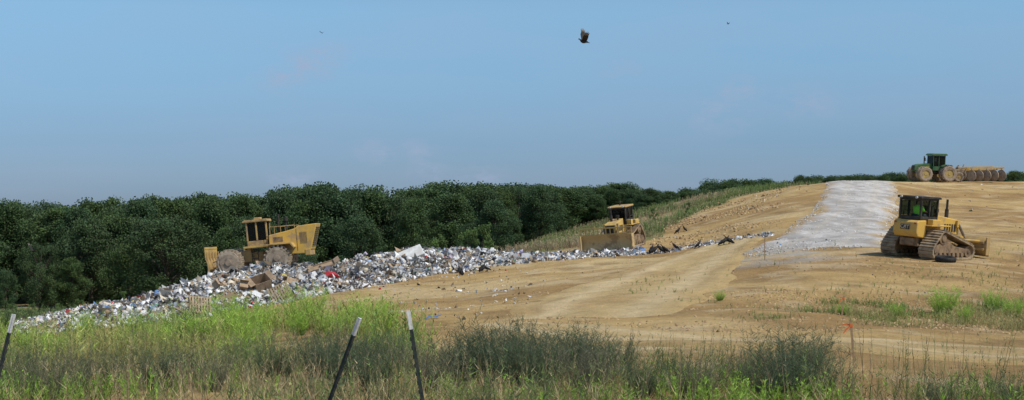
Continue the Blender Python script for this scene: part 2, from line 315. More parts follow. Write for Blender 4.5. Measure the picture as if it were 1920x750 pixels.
P=scatter(26000,880,1560,110,215,lambda x,d,u:zones(x,d)[2]*(.12+.6*patch(x,d*.6,6,178,.42,.55))); n=len(P)
b=tone(P,[(.36,.29,.18),(.28,.28,.13),(.19,.25,.09),(.13,.20,.065)],8,83)
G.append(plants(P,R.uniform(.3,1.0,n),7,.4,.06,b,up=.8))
P=scatter(3500,-200,330,84,108,lambda x,d,u:.8+0*u); n=len(P)
G.append(plants(P,R.uniform(.5,1.4,n),16,.3,.05,np.array((.11,.16,.06)),up=.8))
np_mesh('weeds',*merge(G),mat=M_grass,kind='stuff',label='feathery bright green weeds at the foot of the garbage').__setitem__('category','weeds')

# individual weed bushes
def bush_mesh(i,col,h,r,n=200,nl=30,w=.007):
    a=R.uniform(0,6.283,n); rr=np.sqrt(R.random(n))*r*.35; P=np.stack([rr*np.cos(a),rr*np.sin(a),np.zeros(n)],1)
    ln=np.stack([np.cos(a)*rr/r*1.6,np.sin(a)*rr/r*1.6,np.ones(n)],1)+R.normal(0,.17,(n,3)); ln=unit(ln); hh=h*R.uniform(.35,1.1,n)
    t=R.uniform(.12,1,(n,nl)); base=P[:,None]+ln[:,None]*(hh[:,None]*t)[...,None]; d=R.normal(size=(n,nl,3)); d[...,2]=np.abs(d[...,2])*.6+.5; d=unit(d)
    c=np.array(col)*(.6+.7*t[...,None])*R.uniform(.7,1.3,(n,nl,1))
    L=h*.16*R.uniform(.5,1.3,(n,nl))
    V,Fa,C=merge([leaf_tris(P,ln,hh,np.full(n,w*1.3),np.tile(np.array(col)*.8,(n,1))),leaf_tris(base.reshape(-1,3),d.reshape(-1,3),L.ravel(),np.full(n*nl,w),c.reshape(-1,3))])
    return V,Fa,C
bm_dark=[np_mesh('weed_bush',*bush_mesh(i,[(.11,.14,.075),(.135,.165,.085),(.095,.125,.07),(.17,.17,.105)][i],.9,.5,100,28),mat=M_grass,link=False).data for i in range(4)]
bm_bright=[np_mesh('weed_bush',*bush_mesh(i,(.34,.50,.09),1.0,.45,80,26,.012),mat=M_grass,link=False).data for i in range(3)]  # bright green feathery weeds, a lighter leaf colour of their own
def put_bush(me,u,d,s,lab,grp):
    o=bpy.data.objects.new('weed_bush',me); COL.objects.link(o); x=float(X(u,d)); o.location=(x,d,hz(x,d)-.03); o.rotation_euler=(0,0,random.uniform(0,6)); o.scale=(s*random.uniform(.9,1.3),s*random.uniform(.9,1.3),s)
    o['label']=lab; o['category']='bush'; o['group']=grp
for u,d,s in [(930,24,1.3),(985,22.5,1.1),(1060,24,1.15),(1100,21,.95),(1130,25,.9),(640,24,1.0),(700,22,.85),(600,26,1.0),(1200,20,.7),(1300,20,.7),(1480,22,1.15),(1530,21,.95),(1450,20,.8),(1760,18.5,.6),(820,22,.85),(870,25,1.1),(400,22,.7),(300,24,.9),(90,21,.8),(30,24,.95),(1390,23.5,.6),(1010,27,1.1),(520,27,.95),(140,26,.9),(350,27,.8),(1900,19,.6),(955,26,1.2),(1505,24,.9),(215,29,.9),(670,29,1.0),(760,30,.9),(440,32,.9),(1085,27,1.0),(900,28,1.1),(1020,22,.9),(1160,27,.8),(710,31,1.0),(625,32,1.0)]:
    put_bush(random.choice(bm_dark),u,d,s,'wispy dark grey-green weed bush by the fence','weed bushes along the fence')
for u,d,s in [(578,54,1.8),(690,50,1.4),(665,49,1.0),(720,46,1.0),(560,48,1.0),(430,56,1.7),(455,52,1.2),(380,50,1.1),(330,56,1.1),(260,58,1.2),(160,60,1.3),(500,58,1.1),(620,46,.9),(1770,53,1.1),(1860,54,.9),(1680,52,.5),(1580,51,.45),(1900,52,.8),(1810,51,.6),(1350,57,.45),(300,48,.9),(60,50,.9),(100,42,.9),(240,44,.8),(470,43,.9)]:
    put_bush(random.choice(bm_bright),u,d,s,'bright green feathery weed bush on the earth','bright green weed bushes')

# ------------------------------------------------------------ trees
def tube(path,rad,n=7):
    path=np.array(path,float); V=[]; 
    for i,p in enumerate(path):
        d=unit((path[min(i+1,len(path)-1)]-path[max(i-1,0)])[None])[0]; a=unit(np.cross(d,[.3,.9,.1])[None])[0]; b=np.cross(d,a)
        for k in range(n):
            t=2*math.pi*k/n; V.append(p+rad[i]*(a*math.cos(t)+b*math.sin(t)))
    Fa=[]
    for i in range(len(path)-1):
        for k in range(n): Fa.append((i*n+k,i*n+(k+1)%n,(i+1)*n+(k+1)%n,(i+1)*n+k))
    V=np.array(V); return V,np.array(Fa),np.ones((len(V),3))*.1
def tree_var(seed,low=.08,rad=3.0,ncl=110,lv=280,lf=.19,tint=(.055,.083,.03)):
    r=np.random.default_rng(seed); Hh=10
    tp=[tube([(0,0,-.6),(.1,.05,2.5),(r.normal(0,.25),r.normal(0,.25),5.5),(r.normal(0,.4),r.normal(0,.4),8.8)],[.26,.21,.14,.04])]
    parts=[]; cls=[]
    lob=r.uniform(0,6.28,3); ex=r.uniform(1.3,2.8); zc=r.uniform(.40,.54)
    for i in range(ncl):
        z=low*Hh+(.97-low)*Hh*r.random()**.85; zn=(z/Hh-zc)/(.99-zc if z/Hh>zc else zc+.08); pr=math.sqrt(max(.04,1-abs(zn)**ex))
        a=r.uniform(0,6.28); rr=rad*pr*(.3+.7*math.sqrt(r.random()))*(1+.32*math.sin(2*a+lob[0]+z*.5)+.22*math.sin(3*a+lob[1]-z*.8))
        cls.append((rr*math.cos(a),rr*math.sin(a),z))
    for c in cls: 
        if r.random()<.3: tp.append(tube([(0,0,max(.8,c[2]*.55)),(c[0]*.5,c[1]*.5,c[2]*.8),c],[.09,.06,.02],5))
    for c in cls:
        cr=r.uniform(.35,1.05); n=int(lv*cr**1.4); dd=unit(r.normal(size=(n,3))); rd=cr*(.3+.85*r.random(n))[:,None]*np.array((1,1,.9))
        P=np.array(c)+dd*rd; D=unit(dd*.7+r.normal(size=(n,3))*.7+np.array((0,0,-.1)))
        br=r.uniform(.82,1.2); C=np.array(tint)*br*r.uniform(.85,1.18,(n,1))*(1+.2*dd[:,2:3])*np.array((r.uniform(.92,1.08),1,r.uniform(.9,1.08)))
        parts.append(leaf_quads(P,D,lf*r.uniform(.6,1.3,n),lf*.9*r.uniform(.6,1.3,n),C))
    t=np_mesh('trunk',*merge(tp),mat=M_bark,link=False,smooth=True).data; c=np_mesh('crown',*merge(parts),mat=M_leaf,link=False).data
    return t,c
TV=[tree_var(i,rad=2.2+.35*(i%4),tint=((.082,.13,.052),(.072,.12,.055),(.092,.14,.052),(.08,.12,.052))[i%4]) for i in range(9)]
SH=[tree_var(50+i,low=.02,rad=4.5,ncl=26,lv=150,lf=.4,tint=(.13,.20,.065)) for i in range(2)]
def put_tree(u,d,top,vars=TV,lab='dense dark green deciduous tree at the woodland edge',grp='trees of the woodland edge',wf=1,sink=0):
    x=float(X(u,d)); z=hz(x,d)-sink; h=(HV-top)/F*d-z
    if h<1.5: h=1.5
    t,c=random.choice(vars); e=empty('tree',lab,'tree',grp); e.location=(x,d,z); s=h/9.9; w=s*random.uniform(.8,1.25)*wf; e.scale=(w,w,s); e.rotation_euler=(0,0,random.uniform(0,6.28))
    for nm,me in (('trunk',t),('crown',c)):
        o=bpy.data.objects.new(nm,me); COL.objects.link(o); o.parent=e
TU=[-100,0,100,200,260,330,400,480,530,600,660,720,780,830,870,950,1010,1080,1160,1200,1290]
TT=[396,394,387,382,377,376,374,374,362,360,370,362,350,352,356,350,358,354,352,357,362]
u=-90
while u<960:
    put_tree(u+random.uniform(-12,12),random.uniform(174,190),np.interp(u,TU,TT)+random.choice([-6,0,5,14,28,45])+random.uniform(-3,3)); u+=random.uniform(22,42)
u=-80
while u<1040:
    put_tree(u+random.uniform(-8,8),random.uniform(194,208),np.interp(u,TU,TT)+random.uniform(-7,9)); u+=random.uniform(22,36)
u=-80
while u<1000:
    put_tree(u+random.uniform(-16,16),random.uniform(156,173),np.interp(u,TU,TT)+random.uniform(20,135)); u+=random.uniform(40,85)
u=950
while u<1320:
    put_tree(u,random.uniform(220,228),np.interp(u,TU,TT)+random.uniform(-3,16),wf=1.35); u+=random.uniform(14,20)
u=960
while u<1320:
    put_tree(u,random.uniform(232,242),np.interp(u,TU,TT)+random.uniform(-7,3),wf=1.5); u+=random.uniform(18,26)
u=1290
while u<1960:
    base=np.interp(u,[1290,1340,1370,1420,1450,1520,1600,1700,1720,1960],[358,342,334,346,338,332,322,326,330,320])
    put_tree(u,random.uniform(262,285),base+random.uniform(-4,9),wf=1.35,lab='small dark tree beyond the crest of the mound',grp='trees beyond the mound'); u+=random.uniform(15,22)
for u,d,t in [(905,150,418),(880,148,428),(60,120,585),(20,118,580),(150,125,560),(230,122,548),(300,124,535),(110,128,570),(1225,160,425),(820,150,440),(1290,150,392),(190,128,560),(270,118,552)]:
    put_tree(u,d,t,SH,'low bright green shrub before the woods','shrubs before the woods',.7)

# ------------------------------------------------------------ garbage heap
hu=[30,200,330,430,520,620,700,800,900,1000,1100,1200]
vc=[612,576,540,512,499,493,486,472,474,480,479,474]
df=[72,74,76,78,81,84,88,92,94,95,97,97]
dc=[78,84,87,91,94,97,99,102,102,101,101,101]
def heap_z(u,d):
    x=X(u,d); g=H(x,d); zc=(HV-np.interp(u,hu,vc))/F*np.interp(u,hu,dc); a=np.interp(u,hu,df); b=np.interp(u,hu,dc)
    t=(d-a)/(b-a); s=np.clip(t,0,1); s=1-(1-s)**1.7
    gf=H(X(u,a),a)
    z=gf*(1-s)+zc*s
    bk=np.interp(u,[30,430,620,1200],[.3,.75,.75,.2]); z=z-bk*ss(1,1.5,t)
    lump=((fbm(x,d,1.8,90,4)-.5)*1.2+(vn(x,d,4.5,93)-.5)*.6)*np.interp(u,[30,200,850,1000,1200],[.45,1,1,.35,.2])
    z=z+lump*ss(-.02,.25,t)
    gb=g-.6; k=ss(b+9,b+19,d); z=z*(1-k)+np.minimum(gb,z)*k
    return np.where(t<0,g-.3,z)
nu,nt_=520,110
uu=np.linspace(30,1200,nu)[:,None]; tt=np.linspace(0,1,nt_)[None,:]; dd=np.interp(uu,hu,df)+tt*(np.interp(uu,hu,dc)+20-np.interp(uu,hu,df))
uu=uu+0*dd; U=uu.ravel(); Dd=dd.ravel(); hx=X(U,Dd); hzv=heap_z(U,Dd)
q=grid_faces(nu,nt_); tri=np.concatenate([q[:,[0,1,2]],q[:,[0,2,3]]])
def soilm(x,d): return ss(.55,.63,fbm(x,d,2.6,197,3))      # soil-covered parts of the heap
hc=np.tile(np.array((.26,.225,.19)),(len(U),1)); hc=mixc(hc,(.50,.48,.45),ss(.48,.6,fbm(hx,Dd,.8,91,2))); hc=mixc(hc,(.10,.08,.065),ss(.52,.64,fbm(hx,Dd,1.1,95,2))); hc=mixc(hc,(.24,.17,.10),soilm(hx,Dd)*.8)
PAL=np.array([(.72,.72,.71),(.64,.64,.64),(.60,.58,.53),(.80,.80,.78),(.47,.46,.45),(.32,.31,.29),(.14,.13,.12),(.06,.055,.05),(.42,.30,.19),(.28,.2,.12),(.14,.24,.44),(.36,.44,.56),(.5,.07,.06),(.14,.3,.18),(.58,.50,.37),(.54,.47,.58),(.62,.5,.14)])
PW=np.array([16,13,16,8,12,9,6,6,9,8,.9,1.1,1.0,.8,11,.8,.4]); PW=PW/PW.sum()
def trash_bits(P,size,flat=0.5,pal=PAL,pw=PW,blobfrac=.3,tonef=None,crump=.3):
    n=len(P); ci=R.choice(len(pal),n,p=pw/pw.sum()); C=pal[ci]*R.uniform(.75,1.1,(n,1)); out=[]
    if tonef is not None: C=C*tonef[:,None]
    Q=R.normal(size=(n,3,3)); a=unit(Q[:,0]); b=Q[:,1]-a*np.sum(Q[:,1]*a,1,keepdims=True); b=unit(b); c=np.cross(a,b)
    isb=R.random(n)<blobfrac
    k=~isb; m=k.sum(); g=np.array([(i,j) for i in (-1,0,1) for j in (-1,0,1)],float)
    asp=R.uniform(.3,1,(m,1,1)); loc=np.concatenate([np.tile(g[None],(m,1,1)),np.zeros((m,9,1))],2)*np.concatenate([np.ones((m,1,1)),asp,np.ones((m,1,1))],2)
    loc=loc+R.normal(0,crump,(m,9,3)); loc*=size[k][:,None,None]*.5
    V=P[k][:,None]+loc[...,0:1]*a[k][:,None]+loc[...,1:2]*b[k][:,None]+loc[...,2:3]*c[k][:,None]
    q=grid_faces(3,3); t=np.concatenate([q[:,[0,1,2]],q[:,[0,2,3]]]); Fa=(t[None]+(np.arange(m)*9)[:,None,None]).reshape(-1,3)
    out.append((V.reshape(-1,3),Fa,np.repeat(C[k],9,0)))
    bm=bmesh.new(); bmesh.ops.create_icosphere(bm,subdivisions=1,radius=1); bv=np.array([v.co[:] for v in bm.verts]); bf=np.array([[v.index for v in f.verts] for f in bm.faces]); bm.free()
    m=isb.sum(); nv=len(bv)
    sc=R.uniform(.5,1.1,(m,1,3)); loc=bv[None]*sc*(1+R.normal(0,.16,(m,nv,1)))*size[isb][:,None,None]*.42
    V=P[isb][:,None]+loc[...,0:1]*a[isb][:,None]+loc[...,1:2]*b[isb][:,None]+loc[...,2:3]*c[isb][:,None]
    Fa=(bf[None]+(np.arange(m)*nv)[:,None,None]).reshape(-1,3); out.append((V.reshape(-1,3),Fa,np.repeat(C[isb],nv,0)))
    return merge(out)
def heap_pts(n,thin=True):
    bu=30+1170*R.random(n)**.95; a=np.interp(bu,hu,df); b=np.interp(bu,hu,dc); t=R.uniform(-.08,1.25,n); bd=a+t*(b-a)+R.uniform(0,1,n)*(t>1)*4
    x=X(bu,bd)
    keep=R.random(n)<np.interp(bu,[30,150,900,1000,1200],[1,1,1,.6,.3])*(.45+.55*ss(.36,.5,fbm(x,bd,2.2,97,2)))*(1-.7*soilm(x,bd)); bu=bu[keep];bd=bd[keep]
    return bu,np.stack([X(bu,bd),bd,np.maximum(heap_z(bu,bd),H(X(bu,bd),bd))+.01+R.uniform(0,.07,len(bu))],1)
bu,bp=heap_pts(70000)
zone=np.exp(R.normal(0,.1,len(bu)))*(.7+.8*fbm(bp[:,0],bp[:,1],2.0,99,2))
sz=np.clip(R.lognormal(-1.95,.5,len(bu))*zone*1.15,.05,.6)
tf=.70+.45*ss(.38,.6,fbm(bp[:,0],bp[:,1],2.5,98,3)); tf=np.maximum(tf,np.interp(bu,[30,250,400],[1.2,1.1,0]))
bu2,bp2=heap_pts(420); s2=R.uniform(.35,.8,len(bu2))*np.interp(bu2,[30,300,900,1200],[.6,1,1,.5]); bp2[:,2]+=.05
PW2=np.array([10,8,12,4,6,3,3,3,24,12,1.5,2,1.2,.8,12,1,.5])
bu3,bp3=heap_pts(900); s3=R.uniform(.35,.75,len(bu3))*np.interp(bu3,[30,300,900,1200],[.6,1,1,.5])
PW3=np.array([16,10,8,8,6,6,14,12,1,1,1.5,1.5,1,.6,4,1,.3])
T=merge([(np.stack([hx,Dd,hzv],1),tri[:,::-1],hc),trash_bits(bp,sz,tonef=tf),trash_bits(bp2,s2,pw=PW2,blobfrac=0,crump=.16),trash_bits(bp3,s3,pw=PW3,blobfrac=1)])
o=np_mesh('garbage_heap',*T,mat=M_trash,kind='stuff',label='long heap of mixed white, grey and coloured household garbage'); o['category']='garbage'
# litter
def lit(n,u0,u1,d0,d1,acc,s0,s1):
    P=scatter(n,u0,u1,d0,d1,acc); P[:,2]+=.04; return trash_bits(P,R.uniform(s0,s1,len(P)),blobfrac=.2)
Lp=[lit(8000,1130,1450,92,101,lambda x,d,u:ss(1,0,np.abs(d-np.interp(u,[1150,1300,1450],[98,97,92]))/2.2)*.9,.07,.26),
    lit(900,1380,1560,76,86,lambda x,d,u:ss(0,1,.6-np.abs(d-81)/5)*.6,.08,.2),
    lit(4000,650,2000,40,100,lambda x,d,u:.03*patch(x,d,5,88,.5,.65)+.004,.05,.16),
    lit(1800,200,1000,55,92,lambda x,d,u:.25*(d>np.interp(u,[200,300,600,900],[62,62,60,50])),.06,.22),
    lit(500,1400,2000,90,165,lambda x,d,u:.12*(np.abs(u-1610)>90),.08,.25),
    lit(500,1180,1600,100,200,lambda x,d,u:.1,.1,.3)]
o=np_mesh('litter',*merge(Lp),mat=M_trash,kind='stuff',label='scattered scraps of paper and plastic on the earth'); o['category']='litter'
# clods
pal=np.array([(.40,.27,.13),(.50,.35,.17),(.30,.19,.1)]); pw=np.array([.4,.4,.2])
Cp=[]
for n,u0,u1,d0,d1,f,s0,s1 in [(20000,950,1950,44,60,lambda x,d,u:.4*patch(x,d,3,84,.46,.6)+.03,.04,.19),(22000,700,1950,57,110,lambda x,d,u:.35*patch(x,d,5,85,.48,.62)+.03,.05,.22),(6000,1220,1560,100,160,lambda x,d,u:.5*patch(x,d,5,86,.43,.6),.12,.45),(2500,500,1900,14,34,lambda x,d,u:.5*patch(x,d,2,87,.5,.6),.02,.07)]:
    P=scatter(n,u0,u1,d0,d1,f); P=P[np.abs(960+F*P[:,0]/P[:,1]-1590)>np.where(P[:,1]>73,120,0)]; Cp.append(trash_bits(P,R.uniform(s0,s1,len(P)),pal=pal,pw=pw,blobfrac=.97))
P=scatter(18000,1400,1700,76,168,lambda x,d,u:np.abs(u-np.interp(d,[75.5,85,110,128,168],[1495,1555,1604,1616,1604]))*d/F<3.4); P[:,2]+=.05
Cp.append(trash_bits(P,R.uniform(.05,.17,len(P)),pal=np.array([(.64,.60,.55),(.44,.41,.37),(.76,.72,.67)]),pw=pw,blobfrac=.99))
o=np_mesh('dirt_clods',*merge(Cp),mat=M_trash,kind='stuff',label='loose clods and rubble on the bare earth'); o['category']='soil'

# heap items
def hp(u,d,dz=0): return Vector((float(X(u,d)),d,max(float(heap_z(np.array([float(u)]),np.array([float(d)]))[0]),hz(float(X(u,d)),d))+dz))
def cardboard(u,d,s,rot,lab,dz=.1):
    b=B(); w,l,h=s; th=.02
    b.box(-w/2,w/2,-l/2,l/2,0,th).box(-w/2,-w/2+th,-l/2,l/2,th,h).box(w/2-th,w/2,-l/2,l/2,th,h).box(-w/2+th,w/2-th,-l/2,-l/2+th,th,h).box(-w/2+th,w/2-th,l/2-th,l/2,th,h)
    b.prism([(w/2,h),(w/2+.25*w,h+.12),(w/2+.25*w,h+.14),(w/2-th,h+.02)],-l/2,l/2); b.prism([(-w/2,h),(-w/2-.3*w,h-.05),(-w/2-.3*w,h-.03),(-w/2+th,h+.02)],-l/2,l/2)
    o=b.obj('cardboard_box',None,M_card,.0); o.location=hp(u,d,dz); o.rotation_euler=rot; o['label']=lab; o['category']='box'; o['group']='cardboard boxes on the garbage'
cardboard(490,84,(1.0,.9,.7),(.5,-.3,.5),'large open brown cardboard box among the garbage',.15)
cardboard(608,92,(1.4,.9,.12),(.3,-.3,.2),'flattened brown cardboard box on the heap',.3)
cardboard(405,82,(.6,.5,.4),(.8,.4,1.2),'small tipped brown cardboard box in the heap',.05)
cardboard(545,87,(.7,.6,.4),(-.6,.3,.2),'crushed brown cardboard box in the heap',.05)
cardboard(735,94,(.5,.5,.3),(.6,.2,.8),'crushed brown cardboard box in the heap',0)
cardboard(455,83,(.7,.5,.4),(.2,.6,2),'crushed brown cardboard box in the heap',.05)
def pallet(u,d,rot,dz=.2):
    b=B()
    for y in (-.5,0,.5): b.box(-.6,.6,y-.04,y+.04,0,.1)
    for i in range(8): b.box(-.6+i*.155,-.6+i*.155+.1,-.55,.55,.102,.125)
    for i in range(3): b.box(-.6+i*.53,-.6+i*.53+.1,-.55,.55,-.027,-.002)
    o=b.obj('pallet',None,M_pal,0); o.location=hp(u,d,dz); o.rotation_euler=rot; o['label']='broken wooden pallet lying at the foot of the garbage'; o['category']='pallet'; o['group']='wooden pallets'
pallet(375,77.5,(.9,.1,.4),.45); pallet(527,81.5,(1.1,-.5,.2),.5); pallet(350,76.5,(.3,.2,1.0),.2)
b=B(); b.box(-.95,.95,-.5,.5,-.1,.1); o=b.obj('mattress',None,M_foam,.05); o.location=hp(768,96.5,.25); o.rotation_euler=(.75,-.38,.2); o['label']='dirty white mattress tilted on the garbage heap'; o['category']='mattress'
b=B(); b.prism([(-.3,0),(-.12,.1),(.1,.07),(.3,.14),(.31,.13),(.1,.05),(-.12,.08),(-.3,-.02)],-.15,.15); o=b.obj('tarpaulin',None,M_blue,0); o.location=(float(X(812,57)),57,hz(float(X(812,57)),57)+.02); o.rotation_euler=(0,0,.3); o['label']='crumpled blue plastic tarpaulin on bare earth'; o['category']='tarpaulin'
b=B(); b.prism([(-.45,0),(-.2,.2),(.25,.16),(.45,.05),(.45,0)],-.3,.3); o=b.obj('plastic_bag',None,noise_mat('red_plastic',(.5,.04,.04),(.35,.03,.03),4,.4),.03); o.location=hp(622,90,.25); o.rotation_euler=(.3,.1,.5); o['label']='crumpled red plastic bag on the garbage heap'; o['category']='bag'

# ------------------------------------------------------------ tracked dozer
def hull(pts):
    pts=sorted(set(pts)); 
    def half(ps):
        h=[]
        for p in ps:
            while len(h)>1 and (h[-1][0]-h[-2][0])*(p[1]-h[-2][1])-(h[-1][1]-h[-2][1])*(p[0]-h[-2][0])<=0: h.pop()
            h.append(p)
        return h
    a=half(pts); b=half(pts[::-1]); return a[:-1]+b[:-1]
def loop_pts(circs,step):
    pts=[(round(cx+r*math.cos(t),4),round(cz+r*math.sin(t),4)) for cx,cz,r in circs for t in np.linspace(0,2*math.pi,40,endpoint=False)]
    h=np.array(hull(pts)); h=np.vstack([h,h[:1]]); s=np.r_[0,np.cumsum(np.hypot(*np.diff(h,axis=0).T))]; n=int(s[-1]/step)
    q=np.linspace(0,s[-1],n,endpoint=False); return np.stack([np.interp(q,s,h[:,0]),np.interp(q,s,h[:,1])],1)
def add_text(txt,size,parent,M,mat,name='lettering'):
    cu=bpy.data.curves.new(name,'FONT'); cu.body=txt; cu.size=size; cu.extrude=.008; cu.align_x='CENTER'; cu.align_y='CENTER'; cu.offset=size*.03
    t=bpy.data.objects.new(name,cu); COL.objects.link(t); bpy.context.view_layer.update()
    me=bpy.data.meshes.new_from_object(t.evaluated_get(bpy.context.evaluated_depsgraph_get())); bpy.data.objects.remove(t)
    me.materials.clear(); me.materials.append(mat); o=bpy.data.objects.new(name,me); COL.objects.link(o); o.parent=parent; o.matrix_local=M; return o
def dozer(label,rack,tw=.72,gy_=1.02,bladew=3.9,roofmat=M_dark,text=True,bodymat=M_yel,lift=0,bh=1.2,cx=-.42,sz_=1.2):
    e=empty('bulldozer',label,'bulldozer')
    for sgn in (1,-1):
        yc=sgn*gy_; circ=[(1.45,.44,.38),(-1.45,.44,.38),(-.85,sz_,.38)]
        lp=loop_pts(circ,.17); n=len(lp); b=B()
        L1=np.array(loop_pts(circ,.06)); L2=np.array(loop_pts([(a,c,r-.07) for a,c,r in circ],.06))
        def samp(L,m): 
            idx=np.linspace(0,len(L),m,endpoint=False); P=np.vstack([L,L[:1]]); return np.stack([np.interp(idx,np.arange(len(P)),P[:,0]),np.interp(idx,np.arange(len(P)),P[:,1])],1)
        L1=samp(L1,90);L2=samp(L2,90)
        vs=[[b.bm.verts.new((p[0],yc+yy,p[1])) for p in L] for L,yy in ((L1,-tw/2),(L1,tw/2),(L2,tw/2),(L2,-tw/2))]
        for i in range(90):
            j=(i+1)%90
            for k in range(4): b.bm.faces.new((vs[k][i],vs[k][j],vs[(k+1)%4][j],vs[(k+1)%4][i]))
        for i in range(n):
            p=lp[i]; q=lp[(i+1)%n]; tx,tz=q-p; ang=math.atan2(tz,tx); c=(p+q)/2; nx,nz=tz,-tx; l=math.hypot(nx,nz); nx/=l;nz/=l
            Rm=Matrix.Rotation(-ang,4,'Y')
            cc=(c[0]+nx*.015,c[1]+nz*.015); b.box(cc[0]-.075,cc[0]+.075,yc-tw/2-.01,yc+tw/2+.01,cc[1]-.014,cc[1]+.014,Rm)
            cc=(c[0]+nx*.045+tx*.3,c[1]+nz*.045+tz*.3); b.box(cc[0]-.014,cc[0]+.014,yc-tw/2-.01,yc+tw/2+.01,cc[1]-.03,cc[1]+.03,Rm)
        tr=b.obj('track',e,M_mudl,0)
        b=B(); b.prism([(-1.4,.34),(1.35,.34),(1.35,.56),(.2,.70),(-.2,.9),(-1.0,.88),(-1.4,.58)],yc-tw*.34,yc+tw*.34)
        b.obj('track_frame',tr,M_mud)
        b=B(); b.rod((-.85,yc-tw*.38,sz_),(-.85,yc+tw*.38,sz_),.31,n=20).rod((-.85,yc-tw*.44,sz_),(-.85,yc+tw*.44,sz_),.17); b.obj('sprocket',tr,M_mud)
        for ix in (1.45,-1.45):
            b=B(); b.rod((ix,yc-tw*.36,.44),(ix,yc+tw*.36,.44),.30,n=20).rod((ix,yc-tw*.4,.44),(ix,yc+tw*.4,.44),.12); b.obj('idler',tr,M_mud)
        b=B()
        for k in range(6): b.rod((-.95+k*.38,yc-tw*.37,.25),(-.95+k*.38,yc+tw*.37,.25),.12)
        b.obj('rollers',tr,M_mud)
    B().box(-1.7,1.75,-.52,.52,.6,1.2).box(-1.9,-1.7,-.4,.4,.65,1.0).obj('chassis',e,M_mud)
    B().box(-1.4,.25,-1.08,-.5,1.64,1.70).box(-1.4,.25,.5,1.08,1.64,1.70).box(-1.3,.3,-.5,.5,1.2,1.70).box(-1.3,-.6,.73,1.05,1.70,1.98).box(-1.3,-.6,-1.05,-.73,1.70,1.98).obj('fender',e,bodymat,.03)
    tk=B().prism([(-1.32,1.0),(-2.0,1.08),(-2.12,1.3),(-2.1,1.8),(-1.95,1.9),(-1.32,1.92)],-.7,.7).obj('fuel_tank',e,bodymat,.05)
    h0=cx+.78
    hd=B().prism([(h0,1.2),(1.95,1.2),(2.0,1.88),(1.8,1.98),(h0,2.2)],-.45,.45).obj('hood',e,bodymat,.05)
    b=B().box(2.0,2.04,-.36,.36,1.25,1.82)
    for k in range(6): b.box(2.04,2.07,-.36,.36,1.28+k*.09,1.31+k*.09)
    b.obj('grille',hd,M_dark,0)
    for sgn in (1,-1):
        b=B()
        for k in range(5): b.box(.6+k*.22,.74+k*.22,sgn*.452,sgn*.465,1.35,1.75)
        b.obj('side_vent',hd,M_dark,0)
    a0,a1=cx-.84,cx+.66; cw=.6
    cab=B()
    cab.box(a0,a1,-cw-.04,cw+.04,1.93 if cx<-.6 else 1.72,2.10)
    for x in (a0+.04,cx-.08,a1-.05):
        for y in (-cw,cw): cab.box(x-.05,x+.05,y-.05,y+.05,2.10,2.98)
    cab.box(a0,a1,-cw-.02,-cw+.02,2.88,2.98).box(a0,a1,cw-.02,cw+.02,2.88,2.98).box(a0,a0+.05,-cw,cw,2.88,2.98).box(a1-.05,a1,-cw,cw,2.88,2.98)
    if rack: cab.box(a0+.1,a0+.14,-cw+.08,cw-.08,2.12,2.84)  # dark panel added behind the rear window so the cab interior looks shaded
    c=cab.obj('cab',e,M_dark,.015)
    B().prism([(a0-.12,2.98),(a1+.12,2.98),(a1+.15,3.05),(a1,3.10),(a0-.08,3.11),(a0-.14,3.07)],-cw-.12,cw+.12).obj('roof',c,roofmat,.03)
    gm=M_clear if text else M_glass
    B().box(a0+.02,a0+.04,-cw+.06,cw-.06,2.11,2.87).obj('window',c,gm,0); B().box(a1-.06,a1-.04,-cw+.06,cw-.06,2.11,2.87).obj('window',c,M_glass,0)
    for y in (-cw,cw): B().box(a0+.10,a1-.11,y-.008,y+.008,2.11,2.87).obj('window',c,gm if y<0 else M_glass,0)
    B().box(cx-.38,cx+.07,-.25,.25,2.105,2.14).box(cx-.46,cx-.38,-.2,.2,2.105,2.22).obj('seat',c,M_dark,.03)
    B().box(cx+.3,cx+.5,-.5,.5,2.105,2.65).obj('dashboard',c,M_dark,.03)
    for x,y in ((a1+.16,.5),(a1+.16,-.5),(a0-.16,.45),(a0-.16,-.45)): B().rod((x-.05,y,3.04),(x+.05,y,3.04),.06).obj('work_light',c,M_lamp,0)
    B().rod((1.15,-.18,2.0),(1.15,-.18,2.5),.1).rod((1.15,-.18,2.5),(1.15,-.18,3.0),.06).obj('exhaust_pipe',hd,M_dark,.01)
    B().rod((.8,.2,2.02),(.8,.2,2.3),.07).rod((.8,.2,2.3),(.8,.2,2.48),.13).obj('air_cleaner',hd,M_dark,.01)
    for sgn in (1,-1):
        B().prism([(.3,.62),(2.5,.35+lift),(2.6,.42+lift),(2.6,.62+lift),(.3,.82)],sgn*.56-.07,sgn*.56+.07).obj('push_arm',e,M_yel2,.02)
        B().rod((1.75,sgn*.54,1.75),(2.2,sgn*.6,1.1+lift*.5),.075).rod((2.2,sgn*.6,1.1+lift*.5),(2.55,sgn*.66,.62+lift),.04).obj('lift_cylinder',e,M_steel,0)
        B().box(1.6,1.85,sgn*.46,sgn*.58,1.6,1.95).obj('cylinder_bracket',e,bodymat,.01)
        if not rack: B().rod((1.9,sgn*.3,.95),(2.6,sgn*1.3,.75+lift),.08).prism([(1.6,1.05),(2.6,.78+lift),(2.6,.95+lift),(1.6,1.25)],sgn*.28-.06,sgn*.28+.06).obj('angle_cylinder',e,M_yel,0)
    bx=2.62; pr=[(bx+.1+.28*((t-.5)*2)**2*.9,.06+lift+bh*t) for t in np.linspace(0,1,9)]; back=[(p[0]-.07,p[1]) for p in pr[::-1]]
